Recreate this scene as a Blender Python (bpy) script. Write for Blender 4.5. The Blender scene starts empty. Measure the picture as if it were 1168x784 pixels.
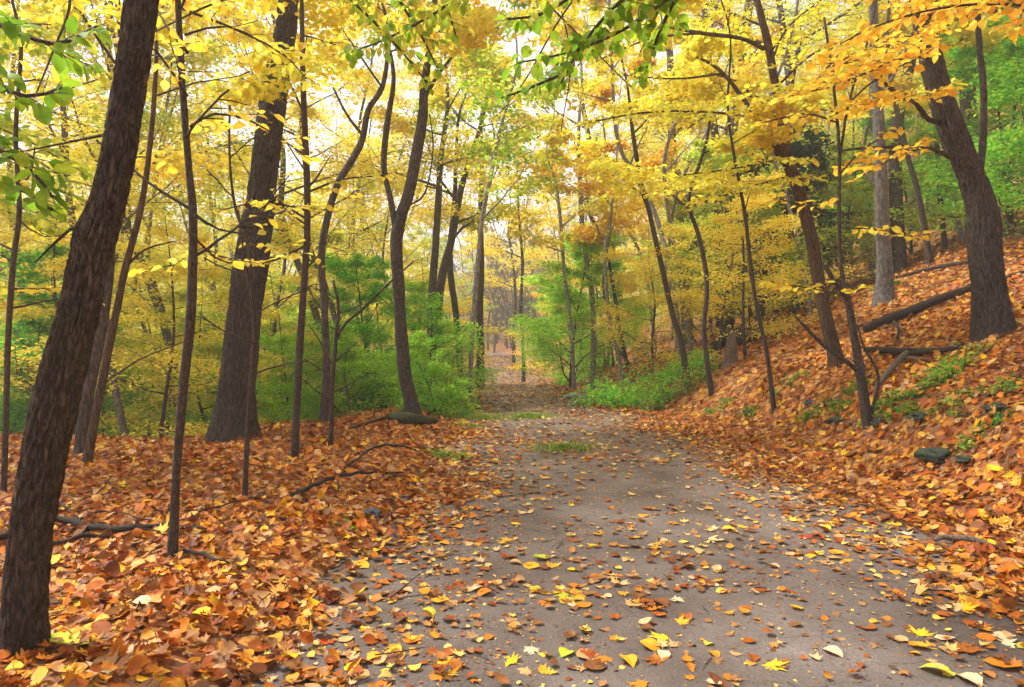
import bpy, math, random
import numpy as np
from mathutils import Vector, noise as mn
random.seed(7); RS = np.random.RandomState(11)
PI = math.pi
S = bpy.context.scene
C = S.collection
F = 779.0; CX = 584.0; CY = 392.0; CZ = 1.3       # focal length in photo pixels, centre, eye height

# ------------------------------------------------------------------ terrain
def ip(v, tab):
    xs = [t[0] for t in tab]; ys = [t[1] for t in tab]
    return np.interp(v, xs, ys)
PC = [(-20,.9),(0,.9),(6,.95),(10,.75),(15.6,.38),(30,-.3),(50,-.9),(60,-1.3),(68,-3.5),(90,-14),(130,-30),(300,-40)]
PZ = [(-20,0),(10,0),(18,-.08),(30,-.42),(45,-.22),(60,.25),(80,.8),(120,5),(300,20)]
def sst(a, b, v):
    t = np.clip((v-a)/(b-a), 0, 1); return t*t*(3-2*t)
def hgt(x, y, bumps=True):
    x = np.asarray(x, float); y = np.asarray(y, float)
    u = x - ip(y, PC)
    z = ip(y, PZ).copy() if hasattr(ip(y, PZ), 'copy') else ip(y, PZ)
    s = np.maximum(0, u-1.75)
    bank = .40*s*sst(0, 1.6, s) + .16*sst(.9, 1.7, s)*(1-sst(14, 24, y)*.5) + .10*sst(25,60,s)*np.maximum(0,s-25)
    flat = sst(14, 26, y)*sst(0, 5, s)*(1-sst(5, 12, s))*.35
    z = z + bank - flat
    l = np.maximum(0, -u-1.6)
    z = z + .10*sst(0, .9, l)*(1-sst(2, 6, l)*.6)
    cy = 8.6 + np.maximum(0, 4.2+x)*1.55 + np.maximum(0, -4.8-x)*.25
    fall = np.minimum(np.maximum(0, y-cy)*.30, 3.0)*sst(.3, 5, l)
    z = z - fall - .05*np.maximum(0, l-6)*sst(6, 12, l)*(1-sst(25, 50, l))
    z = z + sst(45, 120, y)*np.minimum(l, 40)*.25 + .13*np.maximum(0, l-25)*sst(20, 50, y)
    if bumps:
        z = z + (.035*np.sin(x*1.9+y*.7)*np.cos(y*1.3-x*.4) + .02*np.sin(x*4.1-y*2.2)*np.sin(y*3.3))*sst(1.5, 3, np.abs(u)) \
              + .008*np.sin(x*2.3+1)*np.cos(y*1.1) + .25*sst(12,40,np.abs(u))*np.sin(x*.23)*np.cos(y*.19)
    return z
def h1(x, y): return float(hgt(x, y))
def P(px, py, d): return Vector(((px-CX)/F*d, d, CZ+(CY-py)/F*d))
def G(px, py, dmax=70):
    a = (px-CX)/F; b = (CY-py)/F; d = 1.5
    while d < dmax:
        if h1(a*d, d) >= CZ+b*d: break
        d += .04
    return Vector((a*d, d, h1(a*d, d)))

# ------------------------------------------------------------------ materials
def newmat(name):
    m = bpy.data.materials.new(name); m.use_nodes = True
    nt = m.node_tree; nt.nodes.clear()
    out = nt.nodes.new('ShaderNodeOutputMaterial')
    return m, nt, out
def N(nt, t, **kw):
    n = nt.nodes.new(t)
    for k, v in kw.items():
        if k.startswith('i_'):
            n.inputs[k[2:].replace('_', ' ')].default_value = v
        else: setattr(n, k, v)
    return n
def ramp(nt, stops, interp='LINEAR'):
    r = nt.nodes.new('ShaderNodeValToRGB'); r.color_ramp.interpolation = interp
    e = r.color_ramp.elements
    while len(e) > 1: e.remove(e[0])
    e[0].position = stops[0][0]; e[0].color = (*stops[0][1], 1)
    for p, c in stops[1:]:
        q = e.new(p); q.color = (*c, 1)
    return r
def leafmat(name, cols, transl=.45, interp='CONSTANT', rough=.55, hue=.0):
    m, nt, out = newmat(name); L = nt.links.new
    g = N(nt, 'ShaderNodeNewGeometry')
    r = ramp(nt, [(i/len(cols), c) for i, c in enumerate(cols)], interp)
    L(g.outputs['Random Per Island'], r.inputs[0])
    tc = N(nt, 'ShaderNodeTexCoord')
    no = N(nt, 'ShaderNodeTexNoise', i_Scale=28.0, i_Detail=3.0)
    L(tc.outputs['Object'], no.inputs['Vector'])
    mr = N(nt, 'ShaderNodeMapRange'); mr.inputs[1].default_value=.3; mr.inputs[2].default_value=.7; mr.inputs[3].default_value=.75; mr.inputs[4].default_value=1.2
    L(no.outputs[0], mr.inputs[0])
    oi = N(nt, 'ShaderNodeObjectInfo')
    hs = N(nt, 'ShaderNodeHueSaturation')
    mh = N(nt, 'ShaderNodeMapRange'); mh.inputs[3].default_value = .5-hue; mh.inputs[4].default_value = .5+hue
    L(oi.outputs['Random'], mh.inputs[0]); L(mh.outputs[0], hs.inputs['Hue'])
    L(mr.outputs[0], hs.inputs['Value']); L(r.outputs[0], hs.inputs['Color'])
    p = N(nt, 'ShaderNodeBsdfPrincipled'); p.inputs['Roughness'].default_value = rough; p.inputs['Specular IOR Level'].default_value = .14
    t = N(nt, 'ShaderNodeBsdfTranslucent')
    L(hs.outputs[0], p.inputs['Base Color']); L(hs.outputs[0], t.inputs['Color'])
    mx = N(nt, 'ShaderNodeMixShader'); mx.inputs[0].default_value = transl
    L(p.outputs[0], mx.inputs[1]); L(t.outputs[0], mx.inputs[2]); L(mx.outputs[0], out.inputs[0])
    return m
M = {}
M['yellow'] = leafmat('leaf_yellow', [(.93,.80,.07),(.92,.74,.05),(.94,.86,.14),(.86,.80,.08),(.92,.66,.05),(.74,.76,.08)], .58, hue=.012)
M['gold']   = leafmat('leaf_gold',   [(.93,.70,.05),(.92,.60,.04),(.93,.78,.08),(.90,.50,.04),(.92,.66,.05)], .58, hue=.012)
M['orange'] = leafmat('leaf_orange', [(.85,.42,.05),(.80,.32,.04),(.86,.54,.07),(.72,.36,.06)], .58, hue=.01)
M['lime']   = leafmat('leaf_lime',   [(.56,.66,.06),(.40,.58,.05),(.78,.72,.07),(.30,.50,.04),(.70,.68,.08)], .58, hue=.012)
M['green']  = leafmat('leaf_green',  [(.16,.38,.04),(.24,.48,.05),(.11,.30,.03),(.36,.54,.05)], .58, hue=.01)
M['vivid']  = leafmat('leaf_vivid',  [(.22,.62,.05),(.32,.70,.05),(.16,.50,.04),(.50,.74,.06)], .58, hue=.01)
M['fresh']  = leafmat('leaf_fresh',  [(.46,.78,.05),(.34,.70,.05),(.70,.84,.08),(.26,.62,.05)], .58, hue=.01)
M['bough']  = leafmat('leaf_bough',  [(.22,.44,.03),(.32,.54,.03),(.16,.34,.02),(.48,.58,.04)], .55, hue=.012)
M['dark']   = leafmat('leaf_dark',   [(.03,.09,.025),(.05,.14,.03),(.02,.06,.02)], .3)
M['bushy']  = leafmat('leaf_bushy',  [(.16,.36,.07),(.24,.46,.07),(.12,.27,.05),(.38,.50,.07),(.60,.58,.08)], .45, hue=.01)
LIT = [(.26,.11,.04),(.38,.18,.06),(.20,.08,.03),(.32,.13,.04),(.46,.25,.10),(.42,.105,.012),(.58,.19,.018),(.30,.07,.012),(.68,.30,.03),(.22,.055,.015),(.55,.15,.010),(.74,.40,.05),(.40,.10,.012),(.62,.24,.02),
       (.70,.36,.09),(.50,.14,.015),(.15,.045,.014),(.80,.46,.02),(.58,.21,.02),(.36,.10,.02),(.66,.38,.16)]
M['litter'] = leafmat('leaf_litter', LIT, .12, rough=.5)
M['lit_path'] = leafmat('leaf_path', LIT[:9]+[(.80,.50,.14),(.82,.58,.08),(.76,.48,.22),(.55,.22,.05)], .12, rough=.5)
LC = {'yellow': [(.85,.58,.03)], 'gold': [(.82,.42,.03)], 'orange': [(.66,.22,.02)], 'rusty': [(.36,.095,.02)],
      'tan': [(.62,.36,.14)], 'pale': [(.78,.60,.34)], 'lime': [(.60,.60,.05)], 'red': [(.50,.06,.02)], 'brown': [(.24,.09,.03)]}
for k, c in LC.items(): M['f_'+k] = leafmat('fallen_'+k, c, .12, hue=.008, rough=.45)

def barkmat(name, dark, light, sx=22., sz=3.5, bump=.6, moss=0.):
    m, nt, out = newmat(name); L = nt.links.new
    tc = N(nt, 'ShaderNodeTexCoord'); mp = N(nt, 'ShaderNodeMapping'); mp.inputs['Scale'].default_value = (sx, sx, sz)
    L(tc.outputs['Object'], mp.inputs[0])
    n0 = N(nt, 'ShaderNodeTexNoise', i_Scale=1.3, i_Detail=7.0, i_Roughness=.75); L(mp.outputs[0], n0.inputs['Vector'])
    va = N(nt, 'ShaderNodeMixRGB'); va.blend_type = 'LINEAR_LIGHT'; va.inputs[0].default_value = 1.
    L(mp.outputs[0], va.inputs[1]); L(n0.outputs['Color'], va.inputs[2])
    vo = N(nt, 'ShaderNodeTexVoronoi', feature='DISTANCE_TO_EDGE', i_Scale=1.7); L(va.outputs[0], vo.inputs['Vector'])
    n1 = N(nt, 'ShaderNodeTexNoise', i_Scale=2.5, i_Detail=6.0, i_Roughness=.7); L(mp.outputs[0], n1.inputs['Vector'])
    e = N(nt, 'ShaderNodeMapRange'); e.inputs[1].default_value=-.05; e.inputs[2].default_value=.30; e.inputs[3].default_value=.30
    L(vo.outputs['Distance'], e.inputs[0])
    mu = N(nt, 'ShaderNodeMath', operation='MULTIPLY'); L(e.outputs[0], mu.inputs[0]); L(n1.outputs[0], mu.inputs[1])
    r = ramp(nt, [(.10, tuple(c*.35 for c in dark)), (.24, dark), (.36, light), (.6, tuple(c*1.35 for c in light))]); L(mu.outputs[0], r.inputs[0])
    n2 = N(nt, 'ShaderNodeTexNoise', i_Scale=2.2, i_Detail=4.0); L(tc.outputs['Object'], n2.inputs['Vector'])
    mr = N(nt, 'ShaderNodeMapRange'); mr.inputs[1].default_value=.5; mr.inputs[2].default_value=.75; mr.inputs[4].default_value=.35+moss
    L(n2.outputs[0], mr.inputs[0])
    mx = N(nt, 'ShaderNodeMixRGB'); mx.inputs[2].default_value = (.09,.10,.035,1) if moss else (*[c*1.3+.02 for c in light],1)
    L(mr.outputs[0], mx.inputs[0]); L(r.outputs[0], mx.inputs[1])
    p = N(nt, 'ShaderNodeBsdfPrincipled'); p.inputs['Roughness'].default_value=.85; p.inputs['Specular IOR Level'].default_value=.25
    b = N(nt, 'ShaderNodeBump'); b.inputs['Strength'].default_value=bump; b.inputs['Distance'].default_value=.035
    L(mu.outputs[0], b.inputs['Height']); L(b.outputs[0], p.inputs['Normal']); L(mx.outputs[0], p.inputs['Base Color'])
    L(p.outputs[0], out.inputs[0]); return m
M['bark'] = barkmat('bark_brown', (.052,.040,.029), (.135,.105,.078), 24, 8, .9, moss=.12)
M['barkbig'] = barkmat('bark_furrowed', (.046,.037,.030), (.135,.110,.088), 26, 5, .9)
M['barkred'] = barkmat('bark_warm', (.050,.031,.019), (.125,.080,.047), 24, 3)
M['barkthin'] = barkmat('bark_sapling', (.036,.027,.021), (.095,.072,.055), 40, 12, .5)
M['barkgrey'] = barkmat('bark_grey', (.075,.068,.060), (.155,.142,.125), 9, 3, .3)
M['barkpale'] = barkmat('bark_pale', (.15,.135,.125), (.32,.30,.28), 14, 5, .4)
M['barkmid'] = barkmat('bark_mid', (.045,.034,.029), (.11,.088,.073), 16, 3, .5)
M['dead'] = barkmat('dead_wood', (.022,.016,.012), (.060,.045,.035), 30, 30, .5)
M['deadpale'] = barkmat('dead_wood_pale', (.10,.07,.05), (.22,.165,.12), 30, 12, .5)
M['mosslog'] = barkmat('mossy_wood', (.04,.05,.02), (.09,.10,.04), 14, 14, .7, moss=.4)

def groundmat():
    m, nt, out = newmat('forest_floor'); L = nt.links.new
    tc = N(nt, 'ShaderNodeTexCoord')
    nw = N(nt, 'ShaderNodeTexNoise', i_Scale=5., i_Detail=3.); L(tc.outputs['Object'], nw.inputs['Vector'])
    ad = N(nt, 'ShaderNodeMixRGB'); ad.blend_type='ADD'; ad.inputs[0].default_value=.12
    L(tc.outputs['Object'], ad.inputs[1]); L(nw.outputs['Color'], ad.inputs[2])
    vo = N(nt, 'ShaderNodeTexVoronoi', i_Scale=13.); L(ad.outputs[0], vo.inputs['Vector'])
    sp = N(nt, 'ShaderNodeSeparateColor'); L(vo.outputs['Color'], sp.inputs[0])
    r = ramp(nt, [(i/len(LIT), tuple(k*.75 for k in c)) for i, c in enumerate(LIT)], 'CONSTANT'); L(sp.outputs[0], r.inputs[0])
    big = N(nt, 'ShaderNodeTexNoise', i_Scale=.35, i_Detail=4.); L(tc.outputs['Object'], big.inputs['Vector'])
    br = ramp(nt, [(.35,(.62,.5,.45)),(.6,(1.1,1.1,1.1))]); L(big.outputs[0], br.inputs[0])
    mu = N(nt, 'ShaderNodeMixRGB'); mu.blend_type='MULTIPLY'; mu.inputs[0].default_value=1
    L(r.outputs[0], mu.inputs[1]); L(br.outputs[0], mu.inputs[2])
    p = N(nt, 'ShaderNodeBsdfPrincipled'); p.inputs['Roughness'].default_value=.8
    b = N(nt, 'ShaderNodeBump'); b.inputs['Strength'].default_value=.9; b.inputs['Distance'].default_value=.03
    b.invert = True
    L(vo.outputs['Distance'], b.inputs['Height']); L(b.outputs[0], p.inputs['Normal'])
    L(mu.outputs[0], p.inputs['Base Color']); L(p.outputs[0], out.inputs[0]); return m
def pathmat():
    m, nt, out = newmat('path_dirt'); L = nt.links.new
    tc = N(nt, 'ShaderNodeTexCoord')
    n1 = N(nt, 'ShaderNodeTexNoise', i_Scale=1.1, i_Detail=6., i_Roughness=.6); L(tc.outputs['Object'], n1.inputs['Vector'])
    r = ramp(nt, [(.30,(.070,.050,.040)),(.48,(.135,.104,.086)),(.62,(.18,.147,.127)),(.75,(.27,.222,.186))]); L(n1.outputs[0], r.inputs[0])
    n2 = N(nt, 'ShaderNodeTexNoise', i_Scale=95., i_Detail=4., i_Roughness=.7); L(tc.outputs['Object'], n2.inputs['Vector'])
    r2 = ramp(nt, [(.3,(.55,.52,.5)),(.5,(1,1,1)),(.72,(1.5,1.45,1.4))]); L(n2.outputs[0], r2.inputs[0])
    mu = N(nt, 'ShaderNodeMixRGB'); mu.blend_type='MULTIPLY'; mu.inputs[0].default_value=.8
    L(r.outputs[0], mu.inputs[1]); L(r2.outputs[0], mu.inputs[2])
    ad = N(nt, 'ShaderNodeMixRGB'); ad.blend_type='ADD'; ad.inputs[0].default_value=.35
    L(tc.outputs['Object'], ad.inputs[1]); L(n1.outputs['Color'], ad.inputs[2])
    vo = N(nt, 'ShaderNodeTexVoronoi', feature='DISTANCE_TO_EDGE', i_Scale=2.1); L(ad.outputs[0], vo.inputs['Vector'])
    n4 = N(nt, 'ShaderNodeTexNoise', i_Scale=1.7, i_Detail=2.); L(tc.outputs['Object'], n4.inputs['Vector'])
    cr = ramp(nt, [(.0,(.45,.42,.4)),(.010,(1,1,1))]); L(vo.outputs['Distance'], cr.inputs[0])
    cf = N(nt, 'ShaderNodeMapRange'); cf.inputs[1].default_value=.46; cf.inputs[2].default_value=.62; L(n4.outputs[0], cf.inputs[0])
    mc = N(nt, 'ShaderNodeMixRGB'); mc.blend_type='MULTIPLY'
    L(cf.outputs[0], mc.inputs[0]); L(mu.outputs[0], mc.inputs[1]); L(cr.outputs[0], mc.inputs[2])
    p = N(nt, 'ShaderNodeBsdfPrincipled'); p.inputs['Roughness'].default_value=.62; p.inputs['Specular IOR Level'].default_value=.4
    n3 = N(nt, 'ShaderNodeTexNoise', i_Scale=22., i_Detail=8., i_Roughness=.7); L(tc.outputs['Object'], n3.inputs['Vector'])
    b = N(nt, 'ShaderNodeBump'); b.inputs['Strength'].default_value=.8; b.inputs['Distance'].default_value=.018
    L(n3.outputs[0], b.inputs['Height']); L(b.outputs[0], p.inputs['Normal'])
    L(mc.outputs[0], p.inputs['Base Color']); L(p.outputs[0], out.inputs[0]); return m
def rockmat(name, a, c, mossc):
    m, nt, out = newmat(name); L = nt.links.new
    tc = N(nt, 'ShaderNodeTexCoord')
    n1 = N(nt, 'ShaderNodeTexNoise', i_Scale=9., i_Detail=7., i_Roughness=.7); L(tc.outputs['Object'], n1.inputs['Vector'])
    r = ramp(nt, [(.35,a),(.6,c),(.75,mossc)]); L(n1.outputs[0], r.inputs[0])
    p = N(nt, 'ShaderNodeBsdfPrincipled'); p.inputs['Roughness'].default_value=.8
    b = N(nt, 'ShaderNodeBump'); b.inputs['Strength'].default_value=.6; b.inputs['Distance'].default_value=.03
    L(n1.outputs[0], b.inputs['Height']); L(b.outputs[0], p.inputs['Normal'])
    L(r.outputs[0], p.inputs['Base Color']); L(p.outputs[0], out.inputs[0]); return m
M['ground'] = groundmat(); M['path'] = pathmat()
M['rock'] = rockmat('rock_grey', (.12,.12,.13), (.25,.25,.26), (.3,.29,.27))
M['rockmoss'] = rockmat('rock_moss', (.025,.03,.02), (.045,.06,.03), (.06,.10,.03))
M['rockblue'] = rockmat('rock_dark', (.03,.035,.04), (.08,.09,.10), (.13,.14,.15))

# ------------------------------------------------------------------ mesh helpers
class MB:
    def __init__(s): s.v = []; s.f = []
    def tube(s, pts, rad, seg=6, amp=0., cap=True, flare=0., bfreq=42.):
        n = len(pts); base = len(s.v)
        t0 = (pts[1]-pts[0]).normalized()
        a = Vector((1,0,0)) if abs(t0.x) < .9 else Vector((0,1,0))
        u = t0.cross(a).normalized()
        acc = 0.
        for i in range(n):
            t = (pts[min(i+1,n-1)]-pts[max(i-1,0)])
            if t.length < 1e-9: t = t0.copy()
            t.normalize()
            u = (u - t*u.dot(t)).normalized(); w = t.cross(u)
            if i: acc += (pts[i]-pts[i-1]).length
            for k in range(seg):
                an = 2*PI*k/seg; r = rad[i]
                d = u*math.cos(an)+w*math.sin(an)
                if amp:
                    fr = bfreq
                    q = Vector((d.x*rad[i]*fr, d.y*rad[i]*fr, pts[i].z*fr*.16+d.z*rad[i]*fr))
                    q = q + mn.noise_vector(q*.45)*.9
                    fis = max(0., 1-abs(mn.noise(q))*4.5); fis2 = max(0., 1-abs(mn.noise(q*1.9+Vector((5,3,1))))*5)
                    crs = max(0., 1-abs(mn.noise(Vector((q.x*.6,q.y*.6,pts[i].z*fr*.55))))*7)
                    r += amp*(.35 - fis*1.15 - fis2*.45 - crs*.35 + .45*mn.noise(q*3.1))
                    r += rad[i]*.10*mn.noise(Vector((d.x*1.5,d.y*1.5,pts[i].z*1.7+7)))
                if flare:
                    fl = max(0, 1-acc/(flare*1.6))
                    r += rad[i]*fl*fl*(.16+.46*max(0, math.sin(an*2.5+1.3)*.6+math.sin(an*4+.5)*.5))
                s.v.append(pts[i]+d*r)
        for i in range(n-1):
            for k in range(seg):
                a0 = base+i*seg+k; a1 = base+i*seg+(k+1)%seg
                s.f.append((a0, a1, a1+seg, a0+seg))
        if cap:
            s.f.append(tuple(base+(n-1)*seg+k for k in range(seg)))
            s.f.append(tuple(base+k for k in reversed(range(seg))))
    def build(s, name, mat, base=Vector((0,0,0)), parent=None, smooth=True):
        me = bpy.data.meshes.new(name)
        me.from_pydata([v-base for v in s.v], [], s.f)
        if smooth: me.polygons.foreach_set('use_smooth', [True]*len(me.polygons))
        me.materials.append(mat)
        return link(name, me, parent)
def link(name, me, parent=None):
    o = bpy.data.objects.new(name, me); C.objects.link(o)
    if parent: o.parent = parent
    return o
def tag(o, label=None, cat=None, group=None, kind=None):
    if label: o['label'] = label
    if cat: o['category'] = cat
    if group: o['group'] = group
    if kind: o['kind'] = kind
    return o
def empty(name, loc):
    o = bpy.data.objects.new(name, None); o.empty_display_size = .2; C.objects.link(o); o.location = loc; return o
def spline(pts, rad, step):
    """Catmull-Rom through pts (Vectors) with radii, resampled about every `step`"""
    P_ = [pts[0]*2-pts[1]] + list(pts) + [pts[-1]*2-pts[-2]]
    op = []; orr = []
    for i in range(1, len(P_)-2):
        a, b, c, d = P_[i-1], P_[i], P_[i+1], P_[i+2]
        n = max(1, int(math.ceil((c-b).length/step)))
        for k in range(n):
            t = k/n
            q = ((b*2) + (c-a)*t + (a*2-b*5+c*4-d)*t*t + (b*3-a-c*3+d)*t*t*t)*.5
            op.append(q); orr.append(rad[i-1]*(1-t)+rad[i]*t)
    op.append(pts[-1].copy()); orr.append(rad[-1])
    return op, orr

# leaf shapes: unit length along +Y
def shp_diamond(): return np.array([(0,0,0),(.30,.45,.07),(0,1,-.08),(-.30,.45,.07)],float), [(0,1,2),(0,2,3)]
def shp_oval(curl=.12, fold=.07, w=.33):
    ys = [.03,.25,.52,.78,1.]; ws = [0,w*.82,w,w*.66,0]
    v = []; f = []
    z = lambda y: -curl*(y-.4)**2*2
    for y in ys: v.append((0,y,z(y)))
    for i in (1,2,3): v.append((ws[i],ys[i],z(ys[i])+fold))
    for i in (1,2,3): v.append((-ws[i],ys[i],z(ys[i])+fold))
    v.append((0,-.25,-.02)); v.append((.02,.03,0)); v.append((-.02,.03,0))
    for o_, s in ((5,1),(8,-1)):
        fs = [(0,o_,1),(1,o_,o_+1,2),(2,o_+1,o_+2,3),(3,o_+2,4)]
        f += fs if s > 0 else [tuple(reversed(q)) for q in fs]
    f.append((11,12,13))
    return np.array(v,float), f
def shp_maple(curl=.2, seed=0, spread=1.):
    rnd = random.Random(seed)
    # polar outline (angle from +Y, radius) half then mirrored
    half = [(0,.62),(10,.40),(24,.42),(38,.26),(52,.60),(62,.36),(78,.40),(92,.24),(112,.46),(130,.22),(160,.20)]
    out = [(a, r) for a, r in half] + [(-a, r) for a, r in reversed(half[1:])]
    v = [(0,.38,0)]
    for a, r in out:
        a2 = math.radians(a+rnd.uniform(-4,4)); r2 = r*rnd.uniform(.88,1.1)*spread
        x = math.sin(a2)*r2; y = .38+math.cos(a2)*r2
        v.append((x,y,curl*(x*x*1.6+(y-.38)**2*.8)+rnd.uniform(-.03,.03)-.0))
    n = len(out); f = [(0,1+i,1+(i+1)%n) for i in range(n)]
    k = len(v); v += [(.012,.2,0),(-.012,.2,0),(.03,-.3,.03)]; f.append((k,k+1,k+2)); 
    return np.array(v,float), f
def shp_oak(curl=.15, seed=0):
    rnd = random.Random(seed)
    ys = [0,.12,.22,.32,.42,.52,.62,.72,.82,.92,1.]
    ws = [.02,.10,.08,.24,.13,.32,.16,.34,.18,.2,0]
    v = []; f = []
    z = lambda x, y: curl*((y-.5)**2*1.5+x*x*4)
    for y in ys: v.append((0,y,z(0,y)))
    for s in (1,-1):
        for y, w in zip(ys, ws):
            w2 = w*rnd.uniform(.85,1.15); v.append((s*w2,y+.02,z(w2,y)+rnd.uniform(-.02,.02)))
    n = len(ys)
    for i in range(n-1):
        f.append((i, n+i, n+i+1, i+1)); f.append((i, i+1, 2*n+i+1, 2*n+i))
    k = len(v); v += [(.012,.05,0),(-.012,.05,0),(.0,-.2,.02)]; f.append((k,k+1,k+2))
    return np.array(v,float), f
def curled(shape, amt, ang=0):
    """roll a leaf about an axis in its plane"""
    v, f = shape; v = v.copy(); c, s = math.cos(ang), math.sin(ang)
    x = v[:,0]*c+(v[:,1]-.5)*s; y = -v[:,0]*s+(v[:,1]-.5)*c
    R = 1/amt; th = x/R
    x2 = np.sin(th)*R; z2 = (1-np.cos(th))*R
    v[:,0] = x2*c-y*s; v[:,1] = x2*s+y*c+.5; v[:,2] += z2
    return v, f
DIAMOND = [shp_diamond()]
OVALS = [shp_oval(.12,.07), shp_oval(.3,.04,.30), shp_oval(.02,.12,.36)]
LEAFY = [shp_oval(.12,.07), shp_oval(.3,.04,.30), shp_oval(.02,.12,.40)]
LITTER = [shp_oval(-.3,.10,.36), shp_maple(.5,1), shp_oak(.4,2), curled(shp_oval(0,.02,.40),1.4,.3), curled(shp_maple(.1,5),1.6,1.1), curled(shp_oval(.1,.0,.34),2.3,1.4), shp_maple(-.4,9), shp_oval(.4,.05,.4)]

def leaves_mesh(name, shapes, pos, yaw, pitch, roll, size, mat, parent=None, which=None):
    """one mesh of many leaves"""
    n = len(pos)
    if which is None: which = RS.randint(0, len(shapes), n)
    cy, sy = np.cos(yaw), np.sin(yaw); cp, sp = np.cos(pitch), np.sin(pitch); cr, sr = np.cos(roll), np.sin(roll)
    Z = np.zeros(n); O = np.ones(n)
    def mat3(r): return np.stack([np.stack(q, -1) for q in r], -2)
    Rz = mat3([[cy,-sy,Z],[sy,cy,Z],[Z,Z,O]]); Rx = mat3([[O,Z,Z],[Z,cp,-sp],[Z,sp,cp]]); Ry = mat3([[cr,Z,sr],[Z,O,Z],[-sr,Z,cr]])
    R = Rz @ Rx @ Ry
    V = []; LP = []; LS = []; off = 0; 
    for k, (bv, bf) in enumerate(shapes):
        idx = np.nonzero(which == k)[0]
        if not len(idx): continue
        v = np.einsum('nij,kj->nki', R[idx], bv)*size[idx][:,None,None] + pos[idx][:,None,:]
        V.append(v.reshape(-1,3))
        flat = np.concatenate([np.array(f) for f in bf]); lens = np.array([len(f) for f in bf])
        o = off + np.arange(len(idx))*len(bv)
        LP.append((o[:,None]+flat[None,:]).ravel()); LS.append(np.tile(lens, len(idx)))
        off += len(idx)*len(bv)
    V = np.concatenate(V); LP = np.concatenate(LP); LS = np.concatenate(LS)
    me = bpy.data.meshes.new(name)
    me.vertices.add(len(V)); me.vertices.foreach_set('co', V.astype(np.float32).ravel())
    me.loops.add(len(LP)); me.loops.foreach_set('vertex_index', LP.astype(np.int32))
    me.polygons.add(len(LS)); st = np.concatenate([[0], np.cumsum(LS)[:-1]])
    me.polygons.foreach_set('loop_start', st.astype(np.int32)); me.polygons.foreach_set('loop_total', LS.astype(np.int32))
    me.update(calc_edges=True); me.materials.append(mat)
    return link(name, me, parent)

class Leaves:
    def __init__(s): s.p = []; s.y = []; s.q = []; s.r = []; s.s = []
    def add(s, p, yaw, pitch, roll, size):
        s.p.append(np.atleast_2d(p)); s.y.append(np.atleast_1d(yaw)); s.q.append(np.atleast_1d(pitch)); s.r.append(np.atleast_1d(roll)); s.s.append(np.atleast_1d(size))
    def count(s): return sum(len(a) for a in s.s)
    def build(s, name, mat, base, parent, shapes=DIAMOND):
        if not s.p: return None
        b = np.array(base)
        return leaves_mesh(name, shapes, np.concatenate(s.p)-b, np.concatenate(s.y), np.concatenate(s.q), np.concatenate(s.r), np.concatenate(s.s), mat, parent)

def rand_dir(rnd, az, el): return Vector((math.cos(az)*math.cos(el), math.sin(az)*math.cos(el), math.sin(el)))

def spray(mb, lv, pts, rnd, side=.7, gap=.16, lsize=.09, lgap=.035, droop=.25, r0=.006, sub=True, start=.15, thin=1.0, subl=.35, lp=None):
    """leafy bough: side twigs left and right in a near-horizontal fan, leaves alternate along each twig"""
    L = [0.]
    for a, b in zip(pts[:-1], pts[1:]): L.append(L[-1]+(b-a).length)
    tot = L[-1]
    def at(s):
        for i in range(len(pts)-1):
            if s <= L[i+1]: break
        t = (s-L[i])/max(1e-6, L[i+1]-L[i]); return pts[i].lerp(pts[i+1], t), (pts[i+1]-pts[i]).normalized()
    s = tot*start; sd = 1
    tw = []
    while s < tot:
        p, d = at(s)
        f = s/tot
        ln = side*(1.05-f*.75)*rnd.uniform(.55,1.15)
        dh = Vector((d.x, d.y, d.z*.3)).normalized()
        pr = Vector((-dh.y, dh.x, 0)).normalized()*sd
        dd = (dh*rnd.uniform(.35,.9)+pr*1.0+Vector((0,0,rnd.uniform(-.12,.22)))).normalized()
        tw.append((p, dd, ln)); s += gap*rnd.uniform(.6,1.4); sd = -sd
    tw.append((pts[-2], (pts[-1]-pts[-2]).normalized(), (pts[-1]-pts[-2]).length+side*.15))
    i = 0
    while i < len(tw):
        p, d, ln = tw[i]; i += 1
        n = max(2, int(ln/.12)); q = [p]; c = p.copy(); dd = d.copy()
        for k in range(n):
            dd = (dd + Vector((rnd.gauss(0,.07),rnd.gauss(0,.07),rnd.gauss(-droop*.10,.05)))).normalized()
            c = c+dd*(ln/n); q.append(c.copy())
        mb.tube(q, [r0*(1-k/(n+1))*.7+.0008 for k in range(n+1)], 3, cap=False)
        if sub and ln > subl:
            for k in range(1, n, 2 if ln < .8 else 1):
                if rnd.random() < .75:
                    sg = 1 if k % 2 else -1
                    d2 = (dd*.7 + Vector((-d.y,d.x,0))*sg*.9 + Vector((0,0,rnd.uniform(-.1,.1)))).normalized()
                    tw.append((q[k], d2, min(ln*.42, rnd.uniform(.14,.34))))
        m = int(ln/lgap*thin)
        if m < 1: continue
        t = (np.arange(m)+RS.uniform(.1,.9,m))/m
        qa = np.array([tuple(v) for v in q]); k = np.minimum((t*n).astype(int), n-1); fr = (t*n-k)[:,None]
        pos = qa[k]*(1-fr)+qa[k+1]*fr
        ya = math.atan2(d.y, d.x)-PI/2 + np.where(np.arange(m)%2, 1, -1)*RS.uniform(.5,1.2,m)
        sz = lsize*RS.uniform(.65,1.15,m)
        lv.add(pos, ya, RS.normal(-droop, .28, m) if lp is None else RS.normal(lp, .5, m), RS.normal(0,.6,m), sz)

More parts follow.
